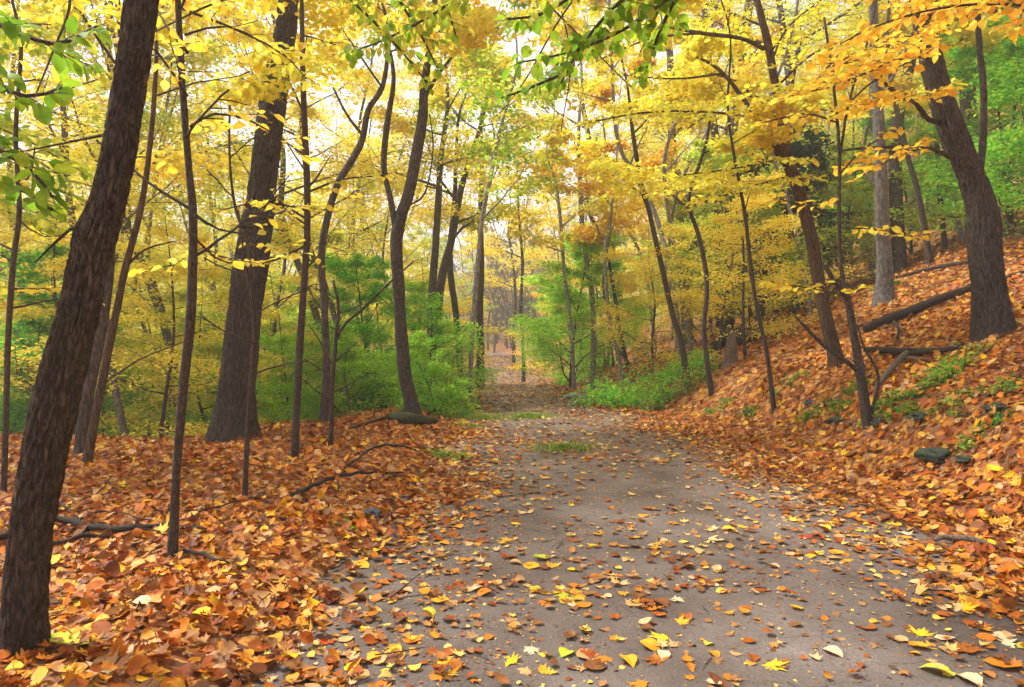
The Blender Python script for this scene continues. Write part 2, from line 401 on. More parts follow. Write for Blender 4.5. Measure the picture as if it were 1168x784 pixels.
def upper_crown(mb, lv, trunk, rad, rnd, n=7, L=2.5, lsize=.12, dens=1.0, f0=.45, seg=5, elev=(.2,.7), nleaf=260):
    """limbs with flat fans of leaves scattered round their twigs (used for crowns above or behind)"""
    m = len(trunk)
    az = rnd.uniform(0, 6.28)
    for i in range(n):
        f = f0+(1-f0)*(i+rnd.random()*.7)/n
        k = min(m-2, int(f*(m-1))); p = trunk[k]; r = rad[k]
        az += 2.4+rnd.uniform(-.5,.5)
        ln = L*(1.1-.75*(f-f0)/(1-f0))*rnd.uniform(.7,1.2)
        el = rnd.uniform(*elev)
        q = [p.copy()]; d = rand_dir(rnd, az, el); c = p.copy(); st = 7
        for j in range(st):
            d = (d+Vector((rnd.gauss(0,.12),rnd.gauss(0,.12),rnd.gauss(.02,.08)))).normalized(); c = c+d*ln/st; q.append(c.copy())
        rr = [max(.006, r*.5*(1-j/(st+.6))) for j in range(st+1)]
        mb.tube(q, rr, seg, cap=False)
        ns = max(3, int(ln*3.2))
        for j in range(ns):
            t = .25+.75*(j+rnd.random())/ns; kk = min(st-1, int(t*st)); a = q[kk].lerp(q[kk+1], t*st-kk)
            az2 = math.atan2(d.y,d.x)+rnd.choice((-1,1))*rnd.uniform(.4,1.3)
            l2 = ln*.42*rnd.uniform(.5,1.2)*(1.2-.5*t)
            e2 = rnd.uniform(-.12,.30); d2 = rand_dir(rnd, az2, e2)
            b = a+d2*l2
            mb.tube([a, a.lerp(b,.5)+Vector((0,0,.04*l2)), b], [rr[kk]*.35+.003, rr[kk]*.2+.003, .003], 3, cap=False)
            nn = int(nleaf/ (ns*n) * 7 * dens * (l2/(ln*.42)))
            if nn < 1: continue
            tt = RS.uniform(.15,1.1,nn)
            pa = np.array(a); pb = np.array(b)
            w = .40*l2+.08
            lat = RS.normal(0, w, nn)
            pos = pa+(pb-pa)*tt[:,None]
            pos[:,0] += -math.sin(az2)*lat; pos[:,1] += math.cos(az2)*lat
            pos[:,2] += RS.normal(-.03, .05+.03*l2, nn) - np.abs(lat)*.12
            lv.add(pos, RS.uniform(0,6.28,nn), RS.normal(-.2,.35,nn), RS.normal(0,.4,nn), lsize*RS.uniform(.65,1.2,nn))

# ------------------------------------------------------------------ the setting
def grid(name, xs, ys, zf, mat, kind='structure'):
    X, Y = np.meshgrid(xs, ys); Z = zf(X, Y)
    v = np.stack([X.ravel(), Y.ravel(), Z.ravel()], -1); nx, ny = len(xs), len(ys)
    f = [(j*nx+i, j*nx+i+1, (j+1)*nx+i+1, (j+1)*nx+i) for j in range(ny-1) for i in range(nx-1)]
    me = bpy.data.meshes.new(name); me.from_pydata(v.tolist(), [], f); me.polygons.foreach_set('use_smooth', [True]*len(f)); me.materials.append(mat)
    o = link(name, me); o['kind'] = kind; return o
def axis(segs):
    out = []
    for a, b, s in segs: out += list(np.arange(a, b, s))
    return np.array(out+[segs[-1][1]])
xs = axis([(-400,-100,25),(-100,-30,4),(-30,-9,1),(-9,9,.14),(9,30,1),(30,100,4),(100,400,25)])
ys = axis([(-80,-10,8),(-10,1,.8),(1,16,.14),(16,50,.6),(50,130,3),(130,600,25)])
def gz(X, Y):
    u = np.abs(X-ip(Y, PC)); return hgt(X, Y)-.06*(1-sst(1.75, 2.1, u))
grid('ground', xs, ys, gz, M['ground'])
yp = axis([(-8,1,.5),(1,14,.12),(14,66,.5)]); us = np.linspace(-2.1, 2.1, 46)
X = us[None,:]+ip(yp, PC)[:,None]; Y = np.repeat(yp[:,None], len(us), 1)
Zp = hgt(X, Y)+.006-.05*sst(1.8,2.1,np.abs(us))[None,:] - .02*np.exp(-((np.abs(us)-.75)/.3)**2)[None,:]
v = np.stack([X.ravel(), Y.ravel(), Zp.ravel()], -1); nx = len(us)
me = bpy.data.meshes.new('path'); f = [(j*nx+i, j*nx+i+1, (j+1)*nx+i+1, (j+1)*nx+i) for j in range(len(yp)-1) for i in range(nx-1)]
me.from_pydata(v.tolist(), [], f); me.polygons.foreach_set('use_smooth', [True]*len(f)); me.materials.append(M['path'])
link('path', me)['kind'] = 'structure'

# ------------------------------------------------------------------ leaf litter (stuff) and single fallen leaves
def zpath(x, y):
    u = np.abs(x-ip(y, PC)); return hgt(x, y)+.006-.02*np.exp(-((u-.75)/.3)**2)
def edge_noise(x, y):
    return .22*np.sin(y*1.7+.6)+.14*np.sin(y*3.9+x)+.09*np.sin(y*8.3+2)
def litter_scatter(n, d0, d1, mode):
    # sample uniformly over the area seen from here, with a margin for other viewpoints
    d = np.sqrt(RS.uniform(d0*d0, d1*d1, n)); x = RS.uniform(-1, 1, n)*(d*.86+1.0); y = d
    u = x-ip(y, PC)
    nar = .35*sst(8, 20, y)-.25*sst(22, 32, y); wl = 1.48+.40*sst(5.5, 2.8, y)*0+.38*(1-sst(2.8, 5.5, y))+edge_noise(x, y)*.8-nar; wr = 1.62+edge_noise(-x, y+3)-nar*1.3
    inside = (u > -wl) & (u < wr)
    if mode == 'side':
        e = np.where(u < 0, -u-wl, u-wr)
        keep = e > RS.normal(0.02, .16, n)
        # a sparse fringe thins out towards the bare path
    else: keep = inside
    return x[keep], y[keep], u[keep]
def put(x, y, sz, tilt, name, mat, lift=.012, shapes=LITTER):
    n = len(x); z = zpath(x, y) if name == 'path_leaves' else hgt(x, y)
    gx = (hgt(x+.03, y)-hgt(x-.03, y))/.06; gy = (hgt(x, y+.03)-hgt(x, y-.03))/.06
    yaw = RS.uniform(0, 6.28, n)
    # slope tilt in the leaf frame: approximated by pitch and roll against the gradient
    pt = -( -gx*np.sin(yaw)+gy*np.cos(yaw))*-1; rl = -(gx*np.cos(yaw)+gy*np.sin(yaw))
    pos = np.stack([x, y, z+lift+RS.uniform(0, .022 if name != 'path_leaves' else .006, n)], -1)
    pos[:,0] -= -np.sin(yaw)*sz*.4; pos[:,1] -= np.cos(yaw)*sz*.4
    return leaves_mesh(name, shapes, pos, yaw, pt+RS.normal(0,tilt,n), rl+RS.normal(0,tilt,n), sz, mat)
X_ = []; Y_ = []; S_ = []
for n, a, b, s0 in ((19000,1.2,5,.076),(42000,5,11,.080),(30000,11,20,.105),(16000,20,42,.18)):
    x, y, u = litter_scatter(n, a, b, 'side'); X_.append(x); Y_.append(y); S_.append(s0*.93*(.5+RS.beta(2,3,len(x))*1.25))
x, y, s_ = map(np.concatenate, (X_, Y_, S_))
o = put(x, y, s_, .36, 'leaf_litter', M['litter']); tag(o, 'thick carpet of orange and brown fallen leaves covering both sides of the path', 'fallen leaves', kind='stuff')
# thin scatter on the path, gathered in drifts
def drift(x, y):
    return .5+.5*np.sin(x*1.9+1.2*np.sin(y*.8))*np.cos(y*1.35+.7*np.sin(x*1.3)+.5)
n = 60000
d = RS.uniform(2.2, 60, n)**1.0; 
x = ip(d, PC)+RS.uniform(-2.0,1.8,n); y = d; u = np.abs(x-ip(y, PC))
pr = np.clip((.09+.60*drift(x, y)**2.0+.75*sst(.8,1.5,u)+.32*sst(6,14,y)+.3*sst(16,26,y)), 0, 1)*np.interp(y,[2.2,5,8,12,20,30,60],[.70,.85,.85,.45,.18,.13,.08])
k = RS.uniform(0,1,n) < pr
x, y = x[k], y[k]
o = put(x, y, .07*RS.uniform(.6,1.3,len(x))*np.interp(y,[2,5,8,15,34,60],[.78,1.0,1.1,1.35,1.9,3.4]), .13, 'path_leaves', M['lit_path'], .004)
tag(o, 'thin scatter of fallen leaves farther up the bare brown path', 'fallen leaves', kind='stuff')

# crumbs of leaf, grit and bits of twig
def strew(name, shapes, n, d0, d1, smin, smax, mat, lab, cat, onpath, lift=.002):
    d = RS.uniform(d0, d1, n); x = RS.uniform(-1,1,n)*(1.75 if onpath else 1)*(1 if onpath else (d*.86+1)); x = x+(ip(d, PC) if onpath else 0); y = d
    u = np.abs(x-ip(y, PC))
    if onpath:
        k = RS.uniform(0,1,n) < .25+.75*sst(.5,1.5,u)+.4*drift(x*2,y*2)
    else: k = u > 1.3
    x, y = x[k], y[k]; n = len(x)
    z = (zpath(x, y) if onpath else hgt(x, y)+.02)+lift
    o = leaves_mesh(name, shapes, np.stack([x,y,z],-1), RS.uniform(0,6.28,n), RS.normal(0,.12,n), RS.uniform(-.3,.3,n), smin+(smax-smin)*RS.beta(1.2,3,n), mat)
    tag(o, lab, cat, kind='stuff')
octa = (np.array([(.5,0,0),(0,.5,0),(-.5,0,0),(0,-.45,0),(0,.05,.32),(.05,0,-.2)],float), [(0,1,4),(1,2,4),(2,3,4),(3,0,4)])
stick = (np.array([(.014,0,0),(-.014,0,0),(0,0,.024),(.05,.5,.02),(.022,.5,.02),(.036,.5,.04),(.006,1,.01),(-.006,1,.01),(0,1,.02)],float), [(0,1,4,3),(1,2,5,4),(2,0,3,5),(3,4,7,6),(4,5,8,7),(5,3,6,8)])
strew('leaf_crumbs', [LITTER[3],LITTER[5],shp_diamond()], 14000, 2.2, 12, .010, .040, M['lit_path'], 'tiny broken leaf crumbs strewn over the bare near part of the path', 'leaf crumbs', True)
strew('grit', [octa], 12000, 2.2, 9, .005, .028, M['path'], 'small grit and pebbles lying loose on the near path surface', 'grit', True, 0)
strew('small_twigs', [stick], 700, 2.2, 12, .08, .42, M['dead'], 'small broken twigs strewn through the leaves beside the path', 'twigs', False, .025)
strew('path_twigs', [stick], 90, 2.4, 9, .05, .25, M['dead'], 'few small twigs scattered over the near path surface', 'twigs', True, .003)

fallen = {}
kinds = [('maple', shp_maple(.18,21), 'lobed'), ('maple', curled(shp_maple(.15,22),.7,.6), 'lobed'), ('maple', shp_maple(-.15,23), 'lobed'),
         ('oval', shp_oval(-.25,.10,.38), 'oval'), ('oval', curled(shp_oval(.1,.05,.42),1.0,1.2), 'oval'), ('oval', shp_oval(.35,.06,.34), 'oval'),
         ('oak', shp_oak(.2,24), 'wavy-edged'), ('oak', curled(shp_oak(.2,25),.9,.9), 'wavy-edged')]
lmesh = []
for nm, (bv, bf), w in kinds:
    me = bpy.data.meshes.new(nm+'_leaf'); vv = bv.copy(); vv[:,1] -= .4; me.from_pydata(vv.tolist(), [], bf); me.materials.append(M['f_gold']); lmesh.append(me)
colw = [('yellow',12),('gold',20),('orange',24),('rusty',24),('tan',22),('pale',7),('lime',3),('red',2),('brown',14)]
cols = [c for c, w in colw for _ in range(w)]
cw = {'yellow':'bright yellow','gold':'golden','orange':'orange','rusty':'rust-red','tan':'tan','pale':'pale buff','lime':'yellow-green','red':'crimson','brown':'dark brown'}
rnd = random.Random(5); cnt = 0; placed = []
def fallen_leaf(x, y, kind, col, sz, yaw=None, label=None, group=None):
    o = bpy.data.objects.new('fallen_leaf', lmesh[kind]); C.objects.link(o)
    s = sz; zmin = min(v.co.z for v in lmesh[kind].vertices)
    zz = float(zpath(x, y)) if abs(x-float(ip(y, PC))) < 2. else h1(x, y)+.02
    o.location = (x, y, zz-zmin*s*.6-.001+rnd.uniform(0,.004)); o.rotation_euler = (rnd.gauss(0,.10), rnd.gauss(0,.10), rnd.uniform(0,6.28) if yaw is None else yaw)
    s = sz; o.scale = (s, s, s)
    o.material_slots[0].link = 'OBJECT'; o.material_slots[0].material = M['f_'+col]
    px = CX+F*x/y; py = CY+F*(CZ-o.location.z)/y
    tag(o, label or '%s %s leaf lying among others on the bare foreground path' % (cw[col], kinds[kind][2]), 'fallen leaf', group or '%s %s leaves on the foreground path' % (cw[col], kinds[kind][2]))
# the few that stand out in the photograph
sp = [(447,755,3,'yellow',.13,'large bright yellow oval leaf standing out at the bottom of the path, left of centre'),
      (373,737,0,'red',.12,'red leaf among orange ones at the left edge of the path'),
      (583,757,0,'yellow',.15,'big golden yellow lobed leaf at the bottom of the path, left of the middle'),
      (881,762,0,'yellow',.14,'big bright yellow lobed leaf at the bottom of the path, right of the middle'),
      (645,747,5,'lime',.12,'narrow yellow leaf at the bottom middle of the path'),
      (1073,768,5,'lime',.16,'long narrow yellow-green leaf near the bottom right corner'),
      (1050,723,0,'yellow',.15,'yellow lobed leaf lying alone on bare path near the right edge'),
      (1095,678,1,'yellow',.14,'yellow lobed leaf in front of the litter at the right edge of the path'),
      (1100,742,1,'rusty',.19,'large curled rust-red leaf near the bottom right corner'),
      (1150,738,6,'pale',.16,'pale buff wavy-edged leaf at the right frame edge'),
      (1150,762,4,'orange',.18,'long curled orange leaf at the bottom right corner'),
      (947,745,5,'pale',.12,'pale buff oval leaf beside a curled rusty leaf low on the right of the path'),
      (600,765,2,'tan',.12,'tan lobed leaf at the bottom edge touching the big yellow leaf'),
      (606,742,2,'pale',.11,'pale lobed leaf just right of the golden leaf cluster')]
for px, py, k, c, s, lab in sp:
    g = G(px, py); fallen_leaf(g.x, g.y, k, c, s*.82, label=lab, group='standout leaves on the foreground path'); placed.append((g.x, g.y)); cnt += 1
cents = []
for _ in range(34):
    y = math.sqrt(rnd.uniform(2.5**2, 5.0**2)); x = float(ip(y, PC))+rnd.uniform(-1.8,1.6)
    if abs(x)/y < .76: cents.append((x, y))
tries = 0
while cnt < 300 and tries < 20000:
    tries += 1
    y = math.sqrt(rnd.uniform(2.45**2, 5.0**2)); x = float(ip(y, PC))+rnd.uniform(-1.85,1.75)
    if abs(x)/y > .78: continue
    u = abs(x-float(ip(y,PC)))
    if cents and rnd.random() < .62:
        cx_, cy_ = rnd.choice(cents); x = cx_+rnd.gauss(0,.10); y = cy_+rnd.gauss(0,.08)
        if abs(x)/y > .78 or y < 2.4 or abs(x-float(ip(y,PC))) > 1.9: continue
    elif rnd.random() > .12+.75*float(drift(np.array(x*1.3), np.array(y*1.5)))**1.6+.5*float(sst(1.0,1.6,u)): continue
    fallen_leaf(x, y, rnd.randrange(8), rnd.choice(cols), .088*rnd.uniform(.6,1.4)); cnt += 1
# standout leaves on the litter at the left foreground
for px, py, k, c, s, lab in [(85,742,6,'lime',.17,'large yellow-green leaf on the litter right of the leaning tree base'),
      (232,709,5,'yellow',.12,'bright yellow oval leaf on the orange litter at lower left'),
      (135,765,6,'pale',.2,'long pale yellow leaf at the bottom left edge'),
      (160,697,5,'pale',.11,'small pale grey leaf on the litter at lower left'),
      (85,695,3,'lime',.10,'yellow-green leaf just right of the leaning tree trunk'),
      (944,516,0,'lime',.17,'yellow-green lobed leaf on the right bank below the forked dead limb'),
      (1136,541,3,'yellow',.15,'bright yellow leaf on the right bank near the mossy stone')]:
    g = G(px, py); fallen_leaf(g.x, g.y, k, c, s, label=lab, group='standout leaves on the litter')
    
# ------------------------------------------------------------------ main trees
def wpx(w, d): return w/F*d/2
def main_tree(name, label, cat, prof, mat, seg=10, amp=0., step=.12, flare=.0, ext=4., extdir=None, d=None, limbs=(), boughs=(), crown='yellow', crn=0, crL=2., lsize=.09,
              group=None, shapes=LEAFY, dlean=0., seed=1, crf=.5, crleaf=260, side=.7, gap=.16, lgap=.04, sub=True, thin=1., bfreq=42., auto=True):
    """prof: (photo x, photo y, width) from the foot up; limbs: lists of (px,py,w,depth offset); boughs the same but leafy"""
    rnd = random.Random(seed)
    b = G(prof[0][0], prof[0][1])
    if d is not None: b = P(prof[0][0], prof[0][1], d); b.z = h1(b.x, b.y)
    D = b.y
    pts = []; rad = []
    for i, (px, py, w) in enumerate(prof):
        dd = D+dlean*i; q = P(px, py, dd)
        if i == 0: q = b.copy()
        pts.append(q); rad.append(wpx(w, dd)*math.cos(math.atan(abs(px-CX)/F))*.94)
    dv = (pts[1]-pts[0]).normalized(); pts[0] = b-dv*.15
    nv = len(pts)
    if ext:
        e = (pts[-1]-pts[-2]).normalized(); e = (e+Vector((0,0,.8))).normalized()
        for k in range(1, 4):
            pts.append(pts[nv-1]+e*ext*k/3+Vector((rnd.gauss(0,.1),rnd.gauss(0,.1),0))); rad.append(rad[nv-1]*(1-k/3.4))
    sp_, sr_ = spline(pts, rad, step)
    root = empty(name, b); tag(root, label, cat, group)
    mb = MB(); mb.tube(sp_, sr_, seg, amp, flare=flare, bfreq=bfreq)
    mb.build('trunk', mat, b, root)
    lv = Leaves(); tw = MB()
    for lb in limbs:
        q = [P(a, c, D+o_) for a, c, w, o_ in lb]; r = [wpx(w, D+o_)*.85 for a, c, w, o_ in lb]
        qs, rs = spline(q, r, .12)
        m2 = MB(); m2.tube(qs, rs, max(5, seg//2), amp*.4); m2.build('branch', mat, b, root)
    for bo in boughs:
        q = [P(a, c, D+o_) for a, c, w, o_ in bo]; r = [wpx(w, D+o_)*.75 for a, c, w, o_ in bo]
        qs, rs = spline(q, r, .15)
        m2 = MB(); m2.tube(qs, rs, 5); m2.build('branch', mat, b, root)
        spray(tw, lv, qs, rnd, side=side, gap=gap, lsize=lsize, lgap=lgap, sub=sub, thin=thin)
    if crn:
        upper_crown(tw, lv, sp_, sr_, rnd, crn, crL, lsize*1.15, 1., crf, nleaf=crleaf)
    elif auto:
        upper_crown(tw, lv, sp_, sr_, rnd, 9, .6, lsize*.9, 1., .3, nleaf=14 if boughs else 0, seg=4)
    if tw.v: tw.build('twigs', mat, b, root)
    if lv.count(): lv.build('crown', M[crown], b, root, shapes)
    return root

# T1 leaning foreground tree
main_tree('forest_tree', 'thick dark brown trunk leaning right at the left edge, nearest tree in the photo', 'tree',
  [(26,748,58),(32,642,56),(46,542,58),(67,442,58),(90,350,52),(101,300,50),(110,268,55),(118,245,48),(130,200,43),(147,100,40),(161,0,41)],
  M['bark'], seg=120, amp=.008, step=.013, bfreq=46., flare=.28, ext=5., crown='yellow',
  limbs=[[(140,150,6,.05),(90,160,4,.2),(30,172,3,.3),(0,175,2,.3)],[(112,255,7,0.),(80,262,4,-.05),(40,300,2,-.1)]],
  crn=5, crL=2.2, crf=.75, crleaf=500, seed=3)
# T2 sapling
main_tree('sapling', 'slim dark sapling just right of the leaning foreground tree, with bare side twigs', 'tree',
  [(196,640,17),(199,590,12),(201,542,11),(209,442,12),(218,350,13),(220,250,11),(216,200,9),(210,125,9),(203,0,8)], M['barkthin'], seg=12, amp=.0012, step=.04, flare=.08, ext=2., dlean=.01,
  limbs=[[(222,245,5,0),(250,262,3,.1),(290,268,2,.2)],[(214,60,5,0),(190,30,3,.1),(178,8,2,.2)]],
  boughs=[[(217,145,5,0),(245,130,4,.1),(290,140,3,.25),(345,175,2,.4)],[(214,110,4,0),(180,60,3,-.2),(160,50,2,-.4)],[(220,270,4,0),(260,300,3,.3),(330,290,2,.6)],
          [(211,40,4,0),(260,30,3,.2),(320,60,2,.3)],[(206,10,4,0),(230,-30,3,.1),(280,-40,2,.1)]],
  crown='yellow', lsize=.08, side=.5, gap=.18, lgap=.05, seed=4)
# T3 oak
main_tree('oak_tree', 'massive straight tree with deeply furrowed bark behind the saplings on the left', 'tree',
  [(265,502,56),(267,480,50),(272,420,43),(276,380,42),(286,300,42),(294,250,37),(301,200,33),(314,100,31),(323,50,26),(328,0,24)],
  M['barkbig'], seg=132, amp=.022, step=.03, bfreq=24., flare=.55, ext=7, crown='yellow', limbs=[[(319,72,8,0),(330,30,6,.1),(345,-20,5,.2)]], crn=7, crL=3.2, crf=.74, crleaf=600, lsize=.09, seed=5)
main_tree('sapling', 'very thin leafless stem standing right in front of the massive furrowed tree', 'tree',
  [(279,573,8),(282,500,7),(286,440,7),(290,380,6),(286,330,5),(283,280,5),(268,235,4),(262,180,3),(262,120,3)], M['barkthin'], seg=8, step=.08, flare=.05, ext=0,
  limbs=[[(286,335,4,0),(278,290,3,0),(272,240,2,.1)],[(284,290,3,0),(300,240,2,.1),(330,200,1.5,.1)]], seed=6)
main_tree('sapling', 'straight slender stem standing alone right of the massive furrowed tree', 'tree',
  [(336,525,11),(339,450,9),(342,392,9),(345,350,9),(350,270,8),(350,200,8),(346,100,7),(344,0,5)], M['barkthin'], seg=10, amp=.001, step=.06, flare=.08, ext=1.5,
  boughs=[[(350,250,4,0),(310,230,3,.1),(250,240,2,.2)],[(350,220,4,0),(390,205,3,.1),(440,200,2,.2)],[(347,130,4,0),(320,80,3,.2),(280,70,2,.3)],[(350,280,4,0),(300,300,3,0),(240,290,2,.2)],[(348,240,4,0),(330,235,3,-.5),(300,232,2,-1.)]],
  crown='yellow', lsize=.09, side=.7, gap=.2, thin=.7, seed=7)
# T6 central forked tree
main_tree('forest_tree', 'dark tree forking into two stems, left of the path beside the mossy log', 'tree',
  [(472,480,22),(467,450,17),(461,423,16),(456,351,14),(452,280,15),(458,245,14),(466,222,14),(476,172,13),(482,134,12),(484,100,10),(492,40,8),(496,0,7)], M['barkbig'], seg=40, amp=.010, step=.05, bfreq=30., flare=.3, ext=3,
  limbs=[[(453,272,9,0),(446,230,8,0),(438,191,8,0),(441,145,8,0),(449,88,6,0),(440,40,4,.1),(430,0,3,.2)],[(484,112,6,0),(500,85,5,.1),(520,60,3,.2)],[(466,235,3,0),(485,220,2.5,0),(494,170,2,.1),(490,130,1.5,.1)]],
  crn=6, crL=2.6, crf=.66, crleaf=800, crown='yellow', seed=8, lsize=.10)
# T7 pair
main_tree('forest_tree', 'brown leaning trunk, left one of the close pair behind the foreground tree', 'tree',
  [(92,523,20),(100,450,17),(112,392,16),(122,330,14),(128,250,12),(133,150,10),(138,50,8)], M['barkmid'], seg=14, amp=.003, step=.1, flare=.2, ext=3, crn=5, crL=2.0, crf=.45, crleaf=600, crown='yellow', seed=9, lsize=.1)
main_tree('forest_tree', 'lighter slim curving trunk, right one of the close pair behind the foreground tree', 'tree',
  [(99,532,15),(108,480,11),(125,392,11),(134,350,10),(142,310,9),(160,240,8),(170,175,7),(176,110,6),(178,40,5)], M['barkred'], seg=12, amp=.003, step=.1, flare=.15, ext=2,
  limbs=[[(143,305,4,0),(165,285,3,.1),(200,275,2,.2)],[(115,440,3,0),(160,410,2,.1),(210,390,1.5,.3)]], crn=4, crL=1.6, crf=.6, crleaf=350, crown='yellow', seed=10, lsize=.09)
main_tree('sapling', 'thin upright stem at the extreme left edge behind the leaning trunk', 'tree',
  [(4,567,9),(7,470,8),(9,392,8),(15,300,8),(22,240,7),(18,150,6),(24,50,5)], M['barkthin'], seg=8, step=.1, flare=.06, ext=1.5,
  boughs=[[(20,250,3,0),(50,270,2,.1),(95,265,2,.3)],[(15,300,3,0),(-20,280,2,0),(-60,290,2,0)],[(12,330,3,0),(50,330,2,.2),(100,340,2,.4)]], crown='yellow', lsize=.09, seed=11)
# T9 leaning
main_tree('forest_tree', 'dark trunk bending right towards the forked tree, among green undergrowth', 'tree',
  [(369,484,13),(372,423,10),(370,350,9),(367,285,9),(382,218,9),(400,185,9),(413,160,8),(420,126,7),(436,100,6),(442,60,5),(440,20,4)], M['barkmid'], seg=12, amp=.004, step=.1, flare=.2, ext=2, crn=5, crL=2., crf=.6, crleaf=1000, crown='yellow', seed=12, lsize=.1,
  limbs=[[(414,155,5,0),(395,130,4,.1),(380,100,3,.2)],[(371,360,3,0),(352,330,2,.1),(343,300,2,.2)]])
main_tree('sapling', 'small bare sapling with one long arching branch crossing the forked tree', 'tree',
  [(377,513,8),(378,480,6),(379,440,6),(383,387,5),(386,350,4),(380,320,3)], M['barkthin'], seg=8, step=.1, flare=.06, ext=0,
  limbs=[[(383,387,4,0),(395,368,4,0),(411,355,3.5,0),(444,323,3,0),(472,298,2,.1)],[(381,420,3,0),(368,395,2,.1),(352,370,1.5,.1)]], seed=13)
# centre-left cluster
cl = [([(490,400,11),(492,350,10),(497,280,9),(500,230,8),(503,180,7)], 'barkmid', 17, 'straight dark trunk, first of the cluster left of the path beyond the forked tree'),
      ([(494,402,11),(500,345,11),(508,300,10),(516,270,9),(526,215,8),(542,165,6)], 'barkmid', 18, 'dark trunk leaning right out of the cluster left of the path'),
      ([(527,412,9),(520,360,8),(515,323,8),(513,290,8),(518,240,7),(520,190,5)], 'barkmid', 18.5, 'crooked dark trunk above the light green bush left of the path'),
      ([(535,440,6),(538,390,6),(541,350,6),(545,300,6),(550,250,5.5),(562,190,5),(570,150,4)], 'barkpale', 15, 'thin pale grey stem at the left edge of the path'),
      ([(547,432,12),(548,400,10),(547,350,9),(549,310,8),(548,250,7),(550,180,5)], 'barkmid', 23, 'dark ivy-clad trunk at the left side of the path where it narrows'),
      ([(586,412,5),(586,380,4.5),(588,340,4),(584,290,3.5)], 'barkmid', 40, 'left one of two dark trunks right of the far path'),
      ([(597,432,5),(597,400,4.5),(594,356,4),(596,300,4),(592,250,3)], 'barkmid', 30, 'right one of two dark trunks right of the far path')]
for i, (pf, mt, d, lab) in enumerate(cl):
    main_tree('forest_tree', lab, 'tree', pf, M[mt], seg=10, amp=.003, step=.2, flare=.2, ext=4, d=d, crn=8, crL=2.6, crf=.42, crleaf=1150, crown=('yellow','lime','yellow','lime','gold','yellow','gold')[i], seed=20+i, lsize=.09)
# centre-right slim grey trunks
cr_ = [([(655,437,5.5),(653,400,5),(652,374,5),(644,316,4.5),(640,259,4.5),(634,210,3)], 'barkpale', 20, 'slender grey trunk beside the grey stone on the right of the path'),
      ([(676,432,7),(677,380,6.5),(675,336,6.5),(668,290,6),(663,240,5.5),(660,150,4.5),(664,100,3)], 'barkpale', 21, 'tall straight grey trunk behind the right end of the grey stone'),
      ([(711,428,7),(704,400,5.5),(696,374,5),(690,297,4.5),(695,259,4),(702,200,3)], 'barkpale', 19, 'slim grey trunk rising out of the left end of the green bush'),
      ([(716,418,5),(708,380,5),(700,330,4.5),(690,280,4),(672,240,3)], 'barkmid', 21, 'brown stem leaning left behind the green bush'),
      ([(785,425,9),(777,390,7),(768,362,7),(755,305,6.5),(740,240,6),(732,214,6),(722,153,5),(716,100,3)], 'barkthin', 13.5, 'dark thin trunk leaning left above the right end of the green bush'),
      ([(812,437,8),(806,410,6.5),(803,374,6),(806,340,6),(805,309,6),(796,265,5.5),(785,230,5),(799,184,4.5),(808,150,3.5)], 'barkthin', 12, 'dark S-curved thin trunk right of the green bush'),
      ([(883,450,7),(874,400,5.5),(864,355,5),(856,300,5),(849,240,4.5),(837,176,4),(830,120,3)], 'barkthin', 9.5, 'thin straight stem leaning left alone on the leafy bank'),
      ([(784,360,14),(780,300,13),(776,240,13),(768,190,12),(766,126,10),(764,60,8)], 'barkgrey', 22, 'thick grey-brown trunk on the hillside behind the leaning thin trunk'),
      ([(822,290,12),(820,250,11),(819,190,10),(812,120,9),(806,40,8)], 'barkmid', 20, 'dark trunk partly hidden by dark evergreen foliage on the right'),
      ([(832,290,11),(831,240,10),(836,170,9),(842,100,8),(850,20,6)], 'barkmid', 21, 'trunk just right of its neighbour in the dark evergreen foliage')]
for i, (pf, mt, d, lab) in enumerate(cr_):
    main_tree('forest_tree', lab, 'tree', pf, M[mt], seg=10, amp=.003, step=.15, flare=.15, ext=3, d=d, crn=6 if i != 6 else 4, crL=2.2 if i not in (4,5,6) else 1.5, crf=.45, crleaf=900 if i not in (4,5,6) else 600, crown=('yellow','yellow','gold','gold','yellow','yellow','yellow','yellow','yellow','gold')[i], seed=40+i, lsize=.10)
# T13 branching tree on bank
main_tree('forest_tree', 'spreading tree on the leafy bank with long dark limbs reaching left over the path', 'tree',
  [(955,420,24),(950,395,18),(943,367,17),(932,310,16),(925,270,16),(909,210,16),(896,178,14),(890,126,12),(882,84,10),(876,50,10),(863,0,8)], M['barkred'], seg=36, amp=.006, step=.04, flare=.2, ext=3.,
  limbs=[[(897,182,10,0),(880,160,8,0),(863,135,7,-.1),(825,84,5,-.2),(790,62,3,-.3)],[(872,56,6,0),(845,44,5,-.1),(800,38,5,-.2),(753,29,3,-.4)],[(905,205,5,0),(870,150,4,.3),(850,100,3,.5),(800,80,2,.8)],
         [(912,220,5,0),(935,240,3,.1),(975,245,2,.2)],[(893,140,4,0),(925,100,3,.3),(985,30,3,.5)]],
  boughs=[[(863,135,4,-.1),(810,128,4,-.4),(740,128,3,-.8),(670,140,2,-1.2)],[(825,84,4,-.2),(770,90,3,-.2),(700,85,2,0)],[(800,38,4,-.2),(740,45,3,0),(680,70,2,.3)],
          [(885,100,4,0),(930,60,3,-.3),(990,40,2,-.6)],[(896,178,4,0),(850,190,3,-.3),(780,200,2,-.5)],[(905,200,4,0),(850,215,3,-.6),(790,235,2,-1.0)],[(880,70,4,0),(900,30,3,.2),(950,-10,2,.3)],
          [(870,30,4,0),(820,10,3,.3),(760,-10,2,.5)],[(890,120,4,0),(840,110,3,.8),(780,150,2,1.3)],[(886,95,4,0),(920,120,3,-.8),(965,130,2,-1.6)]],
  crown='yellow', lsize=.095, side=1.0, gap=.14, lgap=.04, seed=60)
